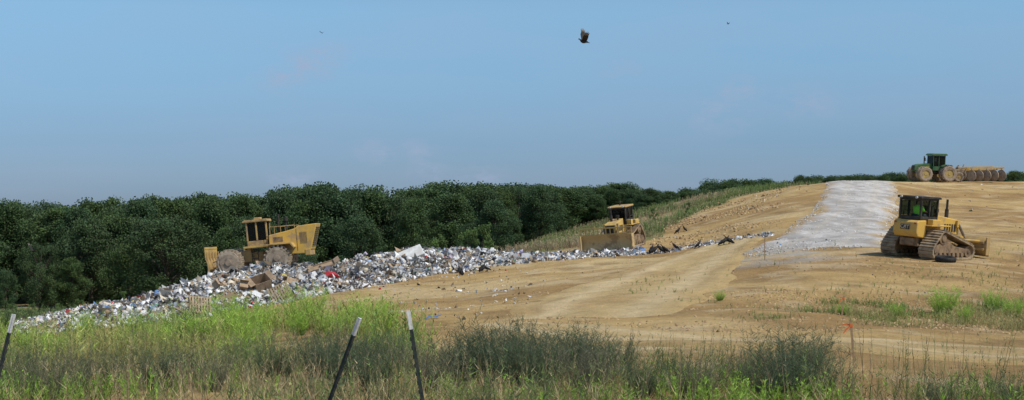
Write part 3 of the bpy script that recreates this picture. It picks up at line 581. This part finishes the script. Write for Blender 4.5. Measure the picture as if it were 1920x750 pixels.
    bl=B().prism(pr+back,-bladew/2,bladew/2); bl.box(bx-.05,bx+.08,-bladew/2+.1,bladew/2-.1,.3+lift,.42+lift).box(bx-.05,bx+.08,-bladew/2+.1,bladew/2-.1,.65+lift,.77+lift)
    if rack:
        for s in (1,-1): bl.prism([(bx+.05,.06),(bx+.55,.06),(bx+.5,1.25),(bx+.05,1.25)],s*bladew/2-.04,s*bladew/2+.04)
    else:
        for s in (1,-1): bl.box(bx+.05,bx+.36,s*bladew/2-.03,s*bladew/2+.03,.06+lift,.06+bh+lift)
    bo=bl.obj('blade',e,M_blade if rack else M_yel2,.012)
    B().box(bx+.33,bx+.37,-bladew/2,bladew/2,lift,.16+lift).obj('cutting_edge',bo,M_steel,0)
    if rack:
        b=B().box(bx+.26,bx+.34,-bladew/2,bladew/2,1.70,1.79).box(bx+.26,bx+.33,-bladew/2,bladew/2,1.27,1.33)
        for k in range(13): y=-bladew/2+.05+k*(bladew-.1)/12; b.box(bx+.27,bx+.31,y-.03,y+.03,1.33,1.70)
        b.obj('trash_rack',bo,M_yelp,0)
    if text:
        Mx=Matrix(((0,0,-1,-2.155),(-1,0,0,.0),(0,1,0,1.55),(0,0,0,1)))
        pl=B().box(-2.14,-2.105,-.26,.26,1.43,1.67).obj('logo_plate',tk,M_dark,0)
        add_text('CAT',.25,tk,Mx,M_logo)
        B().prism([(-.07,1.445),(.05,1.445),(-.01,1.49)],-2.17,-2.165,'x').obj('logo_triangle',tk,M_yel,0)
    for y in (-.58,.58): B().box(-2.14,-2.1,y-.06,y+.06,1.74,1.8).obj('tail_light',tk,M_red,0)
    B().rod((-.95,.95,1.98),(-.95,.95,2.35),.02).rod((.2,.95,1.7),(.2,.95,2.35),.02).rod((-.95,.95,2.35),(.2,.95,2.35),.02).obj('handrail',e,M_dark,0)
    if rack:
        B().box(-.2,.2,.45,1.0,1.7,2.05).obj('toolbox',e,bodymat,.03); B().box(-1.1,-.3,-1.0,-.7,1.98,2.2).obj('toolbox',e,bodymat,.03)
        B().rod((cx,0,3.12),(cx,0,3.3),.05).rod((cx,0,3.3),(cx,0,3.42),.09).obj('beacon',c,M_dark,0)
        B().rod((.3,.62,1.7),(.3,.62,2.9),.03).rod((.3,-.62,1.7),(.3,-.62,2.9),.03).rod((.3,-.62,2.9),(.3,.62,2.9),.03).obj('window_guard',c,M_dark,0)
    return e
e=dozer('yellow bulldozer with black cab seen from behind on bare earth',False,tw=.82,gy_=1.12,bladew=3.3,lift=.2,bh=.92,cx=-.96,sz_=1.08)
dx=float(X(1738,72.5)); align(e,dx,72.5,math.radians(40),.0); DZ=e
e2=dozer('dusty bulldozer with wide trash blade behind the garbage line',True,tw=.62,gy_=.98,bladew=4.0,roofmat=M_yel2,text=False,bodymat=M_yelp)
align(e2,float(X(1166,106)),106,math.radians(-115),.06); e2.scale=(1.0,)*3

def person(parentM,off):
    V=[(0,0,.0),(0,0,.22),(.02,0,.42),(.03,0,.56),(.05,0,.66),(.07,0,.76),
       (.0,.2,.47),(.12,.27,.22),(.38,.2,.22),(.0,-.2,.47),(.12,-.27,.22),(.38,-.2,.22),
       (.02,.1,-.02),(.46,.13,.02),(.5,.13,-.4),(.62,.13,-.44),(.02,-.1,-.02),(.46,-.13,.02),(.5,-.13,-.4),(.62,-.13,-.44)]
    E=[(0,1),(1,2),(2,3),(3,4),(4,5),(2,6),(6,7),(7,8),(2,9),(9,10),(10,11),(0,12),(12,13),(13,14),(14,15),(0,16),(16,17),(17,18),(18,19)]
    rad=[.15,.14,.15,.06,.09,.09,.075,.055,.035,.075,.055,.035,.1,.075,.05,.045,.1,.075,.05,.045]
    for hnd,s in ((8,1),(11,-1)):
        hx,hy,hz_=V[hnd]
        for k in range(4):
            i=len(V); y=hy+(k-1.5)*.022; V+=[(hx+.06,y,hz_-.0),(hx+.1,y,hz_-.02),(hx+.1,y,hz_-.055)]; E+=[(hnd,i),(i,i+1),(i+1,i+2)]; rad+=[.011,.009,.008]
        i=len(V); V+=[(hx+.03,hy-s*.04,hz_-.01),(hx+.06,hy-s*.05,hz_-.04)]; E+=[(hnd,i),(i,i+1)]; rad+=[.012,.009]
    me=bpy.data.meshes.new('person'); me.from_pydata(V,E,[]); o=bpy.data.objects.new('person',me); COL.objects.link(o)
    sk=o.modifiers.new('s','SKIN'); 
    for i,r in enumerate(rad): me.skin_vertices[0].data[i].radius=(r,r)
    me.skin_vertices[0].data[0].use_root=True
    sd=o.modifiers.new('u','SUBSURF'); sd.levels=1; sd.render_levels=1; me.materials.append(M_skin)
    b=B(); b.ball((.01,0,.27),.22,(.95,1.15,1.4)); b.rod((0,.19,.46),(.11,.27,.24),.10,.075); b.rod((0,-.19,.46),(.11,-.27,.24),.10,.075); v=b.obj('safety_vest',o,M_vis,0,True)
    b=B(); b.rod((.0,.1,-.02),(.46,.13,.02),.12,.09); b.rod((.0,-.1,-.02),(.46,-.13,.02),.12,.09); b.rod((.48,.13,.0),(.5,.13,-.38),.085,.065); b.rod((.48,-.13,.0),(.5,-.13,-.38),.085,.065); b.ball((0,0,0),.17); b.obj('trousers',o,M_jean,0,True)
    b=B(); b.ball((.05,0,.79),.11,(1.05,.9,.8)); b.prism([(.08,.77),(.24,.76),(.24,.775),(.08,.8)],-.07,.07); b.obj('cap',o,M_dark,0)
    o['label']='seated driver in a green safety vest and dark cap'; o['category']='person'; o.matrix_world=parentM@Matrix.Translation(off); return o
bpy.context.view_layer.update(); person(DZ.matrix_world.copy(),(-1.3,-.12,2.12))

# ------------------------------------------------------------ compactor
def compactor():
    e=empty('landfill_compactor','yellow landfill compactor with toothed steel wheels on the garbage heap','compactor')
    for x in (1.85,-1.6):
        for s in (1,-1):
            b=B(); y=s*1.32; b.rod((x,y-.55,1.0),(x,y+.55,1.0),.78,n=28)
            for k in range(18):
                for j in range(5):
                    t=2*math.pi*(k+.5*(j%2))/18; c=(x+.86*math.cos(t),y-.44+j*.22,1+.86*math.sin(t)); Rm=Matrix.Rotation(-t,4,'Y')
                    b.box(c[0]-.09,c[0]+.09,c[1]-.055,c[1]+.055,c[2]-.06,c[2]+.06,Rm)
            w=b.obj('wheel',e,M_mudp,0)
            B().rod((x,y+s*.552,1.0),(x,y+s*.58,1.0),.62,n=20).rod((x,y+s*.58,1),(x,y+s*.66,1),.22).obj('hub',w,M_tyre,.01)
    B().prism([(.3,.95),(2.3,.8),(2.35,1.15),(1.9,1.5),(1.1,1.7),(.5,1.9)],-.5,.5).box(-.4,.4,-.3,.3,.9,1.6).obj('front_frame',e,M_yel2,.03)
    for s in (1,-1):
        B().prism([(-.55,2.05),(-2.7,2.02),(-2.9,1.7),(-2.85,1.62),(-2.6,1.94),(-.5,1.97)],s*.96,s*1.9).obj('fender',e,M_yelp,.01)
        B().prism([(1.2,.75),(3.2,.5),(3.2,.75),(1.2,1.0)],s*.62-.08,s*.62+.08).obj('push_arm',e,M_yel2,.02)
        B().rod((1.7,s*.45,1.62),(2.5,s*.55,1.35),.08).rod((2.5,s*.55,1.35),(3.25,s*.6,1.1),.045).obj('lift_cylinder',e,M_steel,0)
    hd=B().prism([(-1.0,1.25),(-3.5,1.15),(-3.95,1.4),(-4.5,3.22),(-3.1,3.16),(-2.9,3.0),(-2.2,2.86),(-1.0,2.68)],-.98,.98).obj('engine_hood',e,M_yel,.05)
    b=B()
    for k in range(9):
        z=1.7+k*.15; x=-3.96-.55*(z-1.4)/1.82; b.box(x-.05,x,-.8,.8,z,z+.06)
    b.obj('grille',hd,M_dark,0)
    for s in (1,-1):
        b=B()
        for k in range(6): b.box(-3.72+k*.09,-3.68+k*.09,s*.982,s*1.0,1.9,2.7)
        b.obj('side_vent',hd,M_mud,0)
        B().box(-2.0,-1.3,s*.982,s*.992,2.15,2.5).obj('access_panel',hd,M_mud,0); B().box(-3.02,-2.98,s*.982,s*.996,1.4,2.95).obj('door_seam',hd,M_mud,0)
    B().box(-3.9,-3.5,-1.02,1.02,1.0,1.45).obj('counterweight',e,M_yel2,.04)
    B().box(-1.0,.9,-.9,.9,1.88,2.02).obj('platform',e,M_yelp,.02)
    cab=B().box(-.85,.62,-.66,.66,2.02,2.38)
    for x in (-.82,-.1,.59):
        for y in (-.62,.62): cab.box(x-.06,x+.06,y-.06,y+.06,2.38,3.72)
    c=cab.obj('cab',e,M_yel2,.02)
    B().prism([(-1.0,3.72),(.85,3.72),(.87,3.82),(.7,3.9),(-.95,3.9)],-.78,.78).box(-.4,.1,-.3,.3,3.9,4.05).obj('roof',c,M_yel2,.03)
    for x in (-.82,.59): B().box(x-.01,x+.01,-.56,.56,2.4,3.68).obj('window',c,M_glass,0)
    for y in (-.62,.62): 
        for a,b_ in ((-.76,-.16),(-.04,.53)): B().box(a,b_,y-.01,y+.01,2.4,3.68).obj('window',c,M_glass,0)
    B().box(-.6,-.15,-.28,.28,2.39,2.6).box(-.7,-.58,-.28,.28,2.5,3.2).obj('seat',c,M_dark,.03)
    B().box(.2,.45,-.4,.4,2.39,2.9).obj('dashboard',c,M_dark,.03)
    B().rod((-1.55,-.25,2.65),(-1.55,-.25,3.3),.12).rod((-1.55,-.25,3.3),(-1.6,-.25,4.15),.085).obj('exhaust_pipe',hd,M_dark,.01)
    B().rod((-2.2,.25,2.8),(-2.2,.25,3.6),.08).rod((-2.2,.25,3.6),(-2.2,.25,3.9),.17).obj('air_cleaner',hd,M_dark,.01)
    for s in (1,-1):
        b=B()
        for x in (-1.1,-1.9,-2.9): b.rod((x,s*.93,2.7),(x,s*.93,3.25),.02)
        b.rod((-1.1,s*.93,3.25),(-2.9,s*.93,3.25),.02)
        b.obj('handrail',e,M_yel2,0)
    b=B(); 
    for k in range(4): b.box(-.15,.3,.96,1.2,.75+k*.35,.8+k*.35)
    b.box(-.17,-.13,.96,1.0,.6,1.9).box(.28,.32,.96,1.0,.6,1.9)
    b.obj('ladder',e,M_dark,0)
    bw=3.7; pr=[(3.35+.16*((t-.5)*2)**2,.12+1.35*t) for t in np.linspace(0,1,7)]
    bl=B().prism(pr+[(p[0]-.08,p[1]) for p in pr[::-1]],-bw/2,bw/2); 
    for k in range(5): y=-bw/2+.08+k*(bw-.16)/4; bl.box(3.28,3.35,y-.06,y+.06,.2,1.9)
    bo=bl.obj('blade',e,M_yel2,.01)
    b=B().box(3.40,3.48,-bw/2,bw/2,2.1,2.25)
    for k in range(11): y=-bw/2+.1+k*(bw-.2)/10; b.box(3.42,3.46,y-.15,y+.15,1.48,2.1)
    b.obj('trash_rack',bo,M_yelp,0)
    return e
e=compactor(); p=hp(489,102.5); e.location=(p.x,102.5,(HV-513)/F*102.5); e.rotation_euler=(0,math.radians(5.5),math.radians(179))

# ------------------------------------------------------------ tractor + harrow
def wheel(parent,x,y,r,w,name='wheel',mt=M_tyre,mr=M_yelrim):
    b=B(); pr=[(r*.55,-w*.42),(r*.85,-w*.5),(r*.97,-w*.42),(r,-w*.2),(r,w*.2),(r*.97,w*.42),(r*.85,w*.5),(r*.55,w*.42)]; n=28
    rings=[[b.bm.verts.new((x+q[0]*math.cos(2*math.pi*k/n),y+q[1],r+q[0]*math.sin(2*math.pi*k/n))) for q in pr] for k in range(n)]
    for k in range(n):
        for i in range(len(pr)): j=(i+1)%len(pr); b.bm.faces.new((rings[k][i],rings[k][j],rings[(k+1)%n][j],rings[(k+1)%n][i]))
    for k in range(20):
        t=2*math.pi*k/20; c=(x+(r+.015)*math.cos(t),r+(r+.015)*math.sin(t)); b.box(c[0]-.03,c[0]+.03,y-w*.45 if k%2 else y-.02,y+.02 if k%2 else y+w*.45,c[1]-.05,c[1]+.05,Matrix.Rotation(-t,4,'Y'))
    o=b.obj(name,parent,mt,0,False)
    B().rod((x,y-w*.3,r),(x,y+w*.3,r),r*.54,n=20).rod((x,y-w*.36,r),(x,y+w*.36,r),r*.2).obj('rim',o,mr,.01)
e=empty('tractor','green farm tractor with dual dusty wheels on the mound crest','tractor')
for s in (1,-1):
    for yy in (.85,1.45):
        wheel(e,1.65,s*yy,.9,.48); wheel(e,-1.55,s*yy,.98,.5)
B().box(-1.8,2.2,-.35,.35,.9,1.35).obj('chassis',e,M_dark,.02)
hd=B().prism([(.2,1.3),(2.5,1.25),(2.6,1.5),(2.5,1.95),(2.0,2.1),(.2,2.25)],-.45,.45).obj('hood',e,M_green,.06)
B().box(2.56,2.6,-.32,.32,1.4,1.85).obj('grille',hd,M_dark,0)
M_str=noise_mat('yellow_stripe_paint',(.6,.45,.03),(.5,.38,.04),4,.5)
for s in (1,-1): B().box(.6,1.8,s*.452,s*.47,1.75,1.83).obj('yellow_stripe',hd,M_str,0)
cab=B().box(-1.45,.25,-.75,.75,1.35,1.85)
for x in (-1.4,-.55,.2):
    for y in (-.72,.72): cab.box(x-.04,x+.04,y-.04,y+.04,1.85,3.2)
c=cab.obj('cab',e,M_green,.02)
B().prism([(-1.65,3.2),(.42,3.2),(.42,3.3),(.2,3.45),(-1.5,3.45),(-1.65,3.35)],-.88,.88).obj('roof',c,M_green,.04)
for x in (-1.4,.2): B().box(x-.01,x+.01,-.67,.67,1.87,3.18).obj('window',c,M_glass,0)
for y in (-.72,.72): B().box(-1.34,.14,y-.01,y+.01,1.87,3.18).obj('window',c,M_glass,0)
B().box(-1.05,-.6,-.28,.28,1.86,2.05).box(-1.15,-1.03,-.28,.28,2.0,2.7).obj('seat',c,M_dark,.02)
for s in (1,-1):
    B().prism([(-2.3,1.6),(-2.1,2.05),(-1.3,2.12),(-.7,1.9),(-.7,1.8),(-1.3,2.03),(-2.05,1.96),(-2.22,1.6)],s*.55,s*1.25).obj('fender',e,M_green,.01)
    B().rod((.2,s*.9,2.6),(.25,s*1.3,2.6),.02).box(.2,.28,s*1.2,s*1.4,2.5,2.9).obj('mirror',c,M_dark,0)
B().rod((.9,-.3,2.1),(.9,-.3,3.1),.07).obj('exhaust_pipe',hd,M_dark,0)
tyaw=math.radians(193); tx=float(X(1746,177)); align(e,tx,177,tyaw,.1,1.5)
hyaw=math.radians(180)
h=empty('disc_harrow','yellow towed disc harrow with a row of upright discs','harrow')
fr=B().box(-4.2,.8,-.12,.12,1.35,1.52).rod((2.3,0,.7),(.8,0,1.4),.08).rod((0,-1.9,1.6),(0,1.9,1.6),.07).rod((-4.1,-1.9,1.6),(-4.1,1.9,1.6),.07)
for s in (1,-1): fr.box(-4.35,.25,s*1.9-.1,s*1.9+.1,1.6,1.8)
fr.obj('frame',h,M_yel,.01)
for k in range(5):
    x=-.3-k*.93
    for s in (1,-1):
        ax=Vector((math.sin(1.0),math.cos(1.0),0)); c0=Vector((x,s*1.9,.74))
        b=B(); b.rod(c0-ax*.08,c0+ax*.08,.68,.72,n=24).rod(c0+ax*.08,c0+ax*.14,.72,.4,n=24).rod(c0-ax*.22,c0+ax*.22,.12); b.rod((x,s*1.9,.8),(x,s*1.9,1.6),.05); b.obj('disc',h,M_tyre,.02)
B().box(-.0,1.3,-.8,.8,1.0,1.55).rod((.4,.3,1.55),(.1,.3,2.15),.06).rod((1.1,-.2,1.5),(.6,-.2,2.05),.09).box(.3,.9,-.5,.5,1.55,1.8).obj('hitch_box',h,M_mudl,.04)
for s in (1,-1): wheel(h,1.0,s*1.1,.6,.4)
f=Vector((math.cos(tyaw),math.sin(tyaw))); hxp=tx-f.x*2.2+2.1; hyp=177-f.y*2.2; align(h,hxp,hyp,hyaw,.12,1.5)

# ------------------------------------------------------------ loose tyre, posts, stakes
b=B(); pr=[(.3,-.1),(.42,-.13),(.5,-.1),(.52,0),(.5,.1),(.42,.13),(.3,.1),(.33,0)]; n=28
rg=[[b.bm.verts.new((q[0]*math.cos(2*math.pi*k/n),q[0]*math.sin(2*math.pi*k/n),q[1])) for q in pr] for k in range(n)]
for k in range(n):
    for i in range(8): b.bm.faces.new((rg[k][i],rg[k][(i+1)%8],rg[(k+1)%n][(i+1)%8],rg[(k+1)%n][i]))
o=b.obj('old_tyre',None,M_blk,0,True); x=float(X(1773,69.5)); o.location=(x,69.5,hz(x,69.5)+.13); o.rotation_euler=(.12,.05,0); o['label']='black discarded tyre lying beside the bulldozer'; o['category']='tyre'

def tpost(u0,v0,u1,v1,d,dd=0):
    top=Vector((float(X(u0,d)),d,(HV-v0)/F*d)); low=Vector((float(X(u1,d+dd)),d+dd,(HV-v1)/F*(d+dd))); dr=(low-top).normalized()
    L=1.75; e=empty('fence_post','leaning dark green steel fence post with white top','post','steel fence posts'); base=top+dr*L; e.location=base; e.rotation_mode='QUATERNION'; e.rotation_quaternion=(-dr).to_track_quat('Z','Y')
    wl=.12*d/9
    def T(b,z0,z1,g=0): b.box(-.010-g,.010+g,-.003-g,.003+g,z0,z1); b.box(-.003-g,.003+g,.003+g,.020+g,z0,z1); return b
    b=T(B(),0,L-wl)
    for k in range(26): b.box(-.005,.005,-.009,-.003,.1+k*.058,.125+k*.058)
    b.obj('post_shaft',e,M_tp,0); T(B(),L-wl,L,.001).obj('painted_top',e,M_white,0)
tpost(763,583,790,750,9.3); tpost(676,597,620,750,9.0,.1); tpost(28,590,0,700,9.5)
def stake(u,d,h,lean,lab,rib=True,w=.045):
    x=float(X(u,d)); e=empty('survey_stake',lab,'stake','survey stakes'); e.location=(x,d,hz(x,d)-.1); e.rotation_euler=(0,lean,0)
    B().prism([(-w/2,0),(w/2,0),(w/2,h+.05),(0,h+.1),(-w/2,h+.05)],-.01,.01).obj('stake_shaft',e,M_wood,0)
    if rib:
        b=B(); b.box(-w/2-.005,w/2+.005,-.016,.016,h-.06,h+.0); b.prism([(-w/2,h-.02),(-.1,h-.08),(-.18,h-.17),(-.165,h-.18),(-.09,h-.11),(-w/2,h-.05)],-.012,.012); b.prism([(-w/2,h-.0),(-.17,h+.02),(-.17,h),(-w/2,h-.03)],.02,.024); b.obj('ribbon',e,M_orange,0)
stake(1603,29,1.0,-.08,'wooden survey stake with an orange ribbon by the dirt road')
stake(1578,50,.75,.1,'thin wooden survey stake in the grass strip',True,.05)
stake(1434,74,1.2,0,'thin wooden survey stake beside the gravel road',False,.05)

# ------------------------------------------------------------ birds
def bird_mesh(fly=False):
    b=B(); prof=[(-.34,.02,.02),(-.3,.05,.03),(-.2,.09,.03),(-.08,.13,.02),(.05,.14,.01),(.17,.11,.03),(.25,.06,.07),(.3,.045,.11),(.35,.045,.13),(.39,.03,.12),(.43,.008,.09)]
    n=10; rings=[]
    til=0 if fly else .7
    for x,r,z in prof:
        X_=x*math.cos(til)-z*math.sin(til)*.3; Z_=x*math.sin(til)+z
        rings.append([b.bm.verts.new((X_,r*math.cos(2*math.pi*k/n),Z_+r*math.sin(2*math.pi*k/n))) for k in range(n)])
    for i in range(len(rings)-1):
        for k in range(n): b.bm.faces.new((rings[i][k],rings[i+1][k],rings[i+1][(k+1)%n],rings[i][(k+1)%n]))
    b.bm.faces.new(rings[0]); b.bm.faces.new(rings[-1][::-1])
    b.prism([(-.5,-.01),(-.25,.05),(-.25,-.05+.02)],-.07,.07) if fly else b.prism([(-.42,-.3),(-.34,-.3),(-.1,-.02),(-.2,.05)],-.05,.05)
    if not fly:
        for s in (1,-1):
            b.rod((-.02,s*.05,-.08),(.02,s*.05,-.3),.014).box(-.02,.08,s*.05-.03,s*.05+.03,-.315,-.3)
            b.prism([(.16,.14),(.05,.2),(-.2,-.02),(-.34,-.26),(-.2,-.2),(.05,-.02)],s*.1,s*.145)
    return b
sb=bird_mesh(False); me0=sb.obj('black_vulture',None,M_bird,0,True)
me=me0.data; bpy.data.objects.remove(me0)
random.seed(11)
gb=[(863,88,.9,0,2),(905,91,.9,0,1),(912,91.3,.7,0,3),(1228,95.5,1.0,0,0.3),(1238,96,1.0,0,2.7),(1246,95.5,.9,0,3.4),(1222,96.5,.9,0,1),(1266,97,.9,0,3),(1358,92,1.0,0,.2),(1366,92,1.0,0,2.5),(1310,95,.8,0,0),(1272,118,.9,0,0),(1283,119,.8,0,3)]
for u,d,s,zz,yaw in gb:
    o=bpy.data.objects.new('black_vulture',me); COL.objects.link(o); x=float(X(u,d)); z=max(hz(x,d),float(heap_z(np.array([float(u)]),np.array([float(d)]))[0]) if u<1190 else -99)
    o.location=(x,d,z+.31*s); o.scale=(s,)*3; o.rotation_euler=(0,random.uniform(-.2,.3),yaw); o['label']='black vulture standing on the ground near the garbage'; o['category']='bird'; o['group']='black vultures on the ground'
def flyer(u,v,d,s,rot,lab,up=.62):
    b=bird_mesh(True); o=b.obj('vulture',None,M_bird,0,True)
    for sg in (1,-1):
        w=B(); 
        out=[(.14,.06),(.18,.3),(.22,.55),(.17,.75),(.2,.95),(.12,.82),(.11,1.0),(.04,.82),(.0,.99),(-.04,.8),(-.1,.92),(-.12,.72),(-.17,.5),(-.2,.25),(-.18,.06)]
        k=.92 if up<.75 else .7
        a=[w.bm.verts.new((x,sg*y*k,.03+up*y**1.2)) for x,y in out]; c=[w.bm.verts.new((x,sg*y*k,.045+up*y**1.2)) for x,y in out]; w.bm.faces.new(a); w.bm.faces.new(c[::-1])
        for i in range(len(a)): j=(i+1)%len(a); w.bm.faces.new((a[i],c[i],c[j],a[j]))
        w.obj('wing',o,M_bird,0)
        w=B(); tipo=[(.16,.7),(.2,.97),(.12,.84),(.11,1.02),(.04,.84),(.0,1.01),(-.04,.82),(-.1,.94),(-.12,.72)]
        a=[w.bm.verts.new((x,sg*y*k*1.005,.05+up*y**1.2)) for x,y in tipo]; c=[w.bm.verts.new((x,sg*y*k*1.005,.02+up*y**1.2)) for x,y in tipo]; w.bm.faces.new(a); w.bm.faces.new(c[::-1]); w.obj('wing_tip',o,M_birdw,0)
    o.location=(float(X(u,d)),d,(HV-v)/F*d); o.scale=(s,)*3; o.rotation_euler=rot; o['label']=lab; o['category']='bird'
flyer(1094,78,95,.95,(math.radians(-18),math.radians(-8),math.radians(195)),'dark vulture flying with wings raised in the open sky',.78)
flyer(62,471,140,.9,(.3,0,1.2),'dark vulture gliding low before the woods')
flyer(1365,45,500,1.0,(.3,0,.4),'distant dark vulture soaring high in the sky'); flyer(604,62,450,.9,(0,.2,2),'distant dark vulture soaring high in the sky')

# ------------------------------------------------------------ light, sky, camera
S=Vector((.58,-.36,.98)).normalized(); el=math.asin(S.z); az=math.atan2(S.x,S.y)
sun=bpy.data.lights.new('sun','SUN'); sun.energy=3.6; sun.angle=math.radians(.5); sun.color=(1,.95,.85); so=bpy.data.objects.new('sun',sun); COL.objects.link(so); so.rotation_euler=S.to_track_quat('Z','Y').to_euler()
w=bpy.data.worlds.new('World'); scene.world=w; w.use_nodes=True; N=w.node_tree.nodes; L=w.node_tree.links; bg=N['Background']
sky=N.new('ShaderNodeTexSky'); sky.sky_type='NISHITA'; sky.sun_disc=False; sky.sun_elevation=el; sky.sun_rotation=az; sky.altitude=200; sky.air_density=1.0; sky.dust_density=.6; sky.ozone_density=1.5
tc=N.new('ShaderNodeTexCoord'); sep=N.new('ShaderNodeSeparateXYZ'); L.new(tc.outputs['Generated'],sep.inputs[0])
ramp=N.new('ShaderNodeValToRGB'); mr=N.new('ShaderNodeMapRange'); mr.inputs['From Min'].default_value=0; mr.inputs['From Max'].default_value=.3; L.new(sep.outputs['Z'],mr.inputs['Value']); L.new(mr.outputs[0],ramp.inputs[0])
ramp.color_ramp.elements[0].color=(.35,.48,.86,1); ramp.color_ramp.elements[1].color=(.98,1.15,1.28,1); ee=ramp.color_ramp.elements.new(.5); ee.color=(.84,1.08,1.2,1); ee=ramp.color_ramp.elements.new(.2); ee.color=(.49,.65,.94,1)
mul=N.new('ShaderNodeMix'); mul.data_type='RGBA'; mul.blend_type='MULTIPLY'; mul.inputs[0].default_value=1; L.new(sky.outputs[0],mul.inputs[6]); L.new(ramp.outputs[0],mul.inputs[7])
mp=N.new('ShaderNodeMapping'); mp.inputs['Scale'].default_value=(1,1,2.2); L.new(tc.outputs['Generated'],mp.inputs[0])
n1=N.new('ShaderNodeTexNoise'); n1.inputs['Scale'].default_value=60; n1.inputs['Detail'].default_value=7; n1.inputs['Roughness'].default_value=.6; L.new(mp.outputs[0],n1.inputs['Vector'])
acc=None
for (cu,cv,rx,s) in [(575,125,.034,1.3),(705,285,.026,1.2),(785,282,.022,1.2),(552,338,.028,1.4),(1390,165,.026,1.1),(1510,192,.034,1.0),(905,338,.03,1.0),(1350,215,.045,.8),(520,150,.026,1.0),(1160,130,.026,.8),(620,100,.024,1.0),(800,320,.024,1.0)]:
    dv=Vector(((cu-960)/F,1,(HV-cv)/F)).normalized()
    sb_=N.new('ShaderNodeVectorMath'); sb_.operation='SUBTRACT'; L.new(tc.outputs['Generated'],sb_.inputs[0]); sb_.inputs[1].default_value=dv
    sc=N.new('ShaderNodeVectorMath'); sc.operation='MULTIPLY'; sc.inputs[1].default_value=(1/rx,1/rx,1.8/rx); L.new(sb_.outputs[0],sc.inputs[0])
    ln=N.new('ShaderNodeVectorMath'); ln.operation='LENGTH'; L.new(sc.outputs[0],ln.inputs[0])
    m=N.new('ShaderNodeMapRange'); m.interpolation_type='SMOOTHERSTEP'; m.inputs['From Min'].default_value=1; m.inputs['From Max'].default_value=0; m.inputs['To Min'].default_value=0; m.inputs['To Max'].default_value=s; L.new(ln.outputs['Value'],m.inputs['Value'])
    if acc is None: acc=m.outputs[0]
    else:
        ad=N.new('ShaderNodeMath'); ad.operation='ADD'; L.new(acc,ad.inputs[0]); L.new(m.outputs[0],ad.inputs[1]); acc=ad.outputs[0]
cr=N.new('ShaderNodeMapRange'); cr.inputs['From Min'].default_value=.36; cr.inputs['From Max'].default_value=.64; cr.inputs['To Max'].default_value=.5; L.new(n1.outputs['Fac'],cr.inputs['Value'])
ml=N.new('ShaderNodeMath'); ml.operation='MULTIPLY'; ml.use_clamp=True; L.new(acc,ml.inputs[0]); L.new(cr.outputs[0],ml.inputs[1])
n2=N.new('ShaderNodeTexNoise'); n2.inputs['Scale'].default_value=5; n2.inputs['Detail'].default_value=5; mp2=N.new('ShaderNodeMapping'); mp2.inputs['Scale'].default_value=(1,1,5); L.new(tc.outputs['Generated'],mp2.inputs[0]); L.new(mp2.outputs[0],n2.inputs['Vector'])
c2=N.new('ShaderNodeMapRange'); c2.inputs['From Min'].default_value=.4; c2.inputs['From Max'].default_value=.75; c2.inputs['To Max'].default_value=.22; L.new(n2.outputs['Fac'],c2.inputs['Value'])
ad=N.new('ShaderNodeMath'); ad.operation='ADD'; L.new(ml.outputs[0],ad.inputs[0]); L.new(c2.outputs[0],ad.inputs[1])
mx=N.new('ShaderNodeMix'); mx.data_type='RGBA'; L.new(ad.outputs[0],mx.inputs[0]); L.new(mul.outputs[2],mx.inputs[6]); mx.inputs[7].default_value=(3.5,4.3,5.9,1)
L.new(mx.outputs[2],bg.inputs['Color']); bg.inputs['Strength'].default_value=.1
cam=bpy.data.cameras.new('camera'); co=bpy.data.objects.new('camera',cam); COL.objects.link(co); co.location=(0,0,0); co.rotation_euler=(math.radians(90),0,0); cam.lens=F*36/1920; cam.sensor_width=36; cam.shift_y=(HV-375)/1920; cam.clip_end=20000; cam.clip_start=.1
scene.camera=co
scene.view_settings.view_transform='Standard'; scene.view_settings.look='None'; scene.view_settings.exposure=0
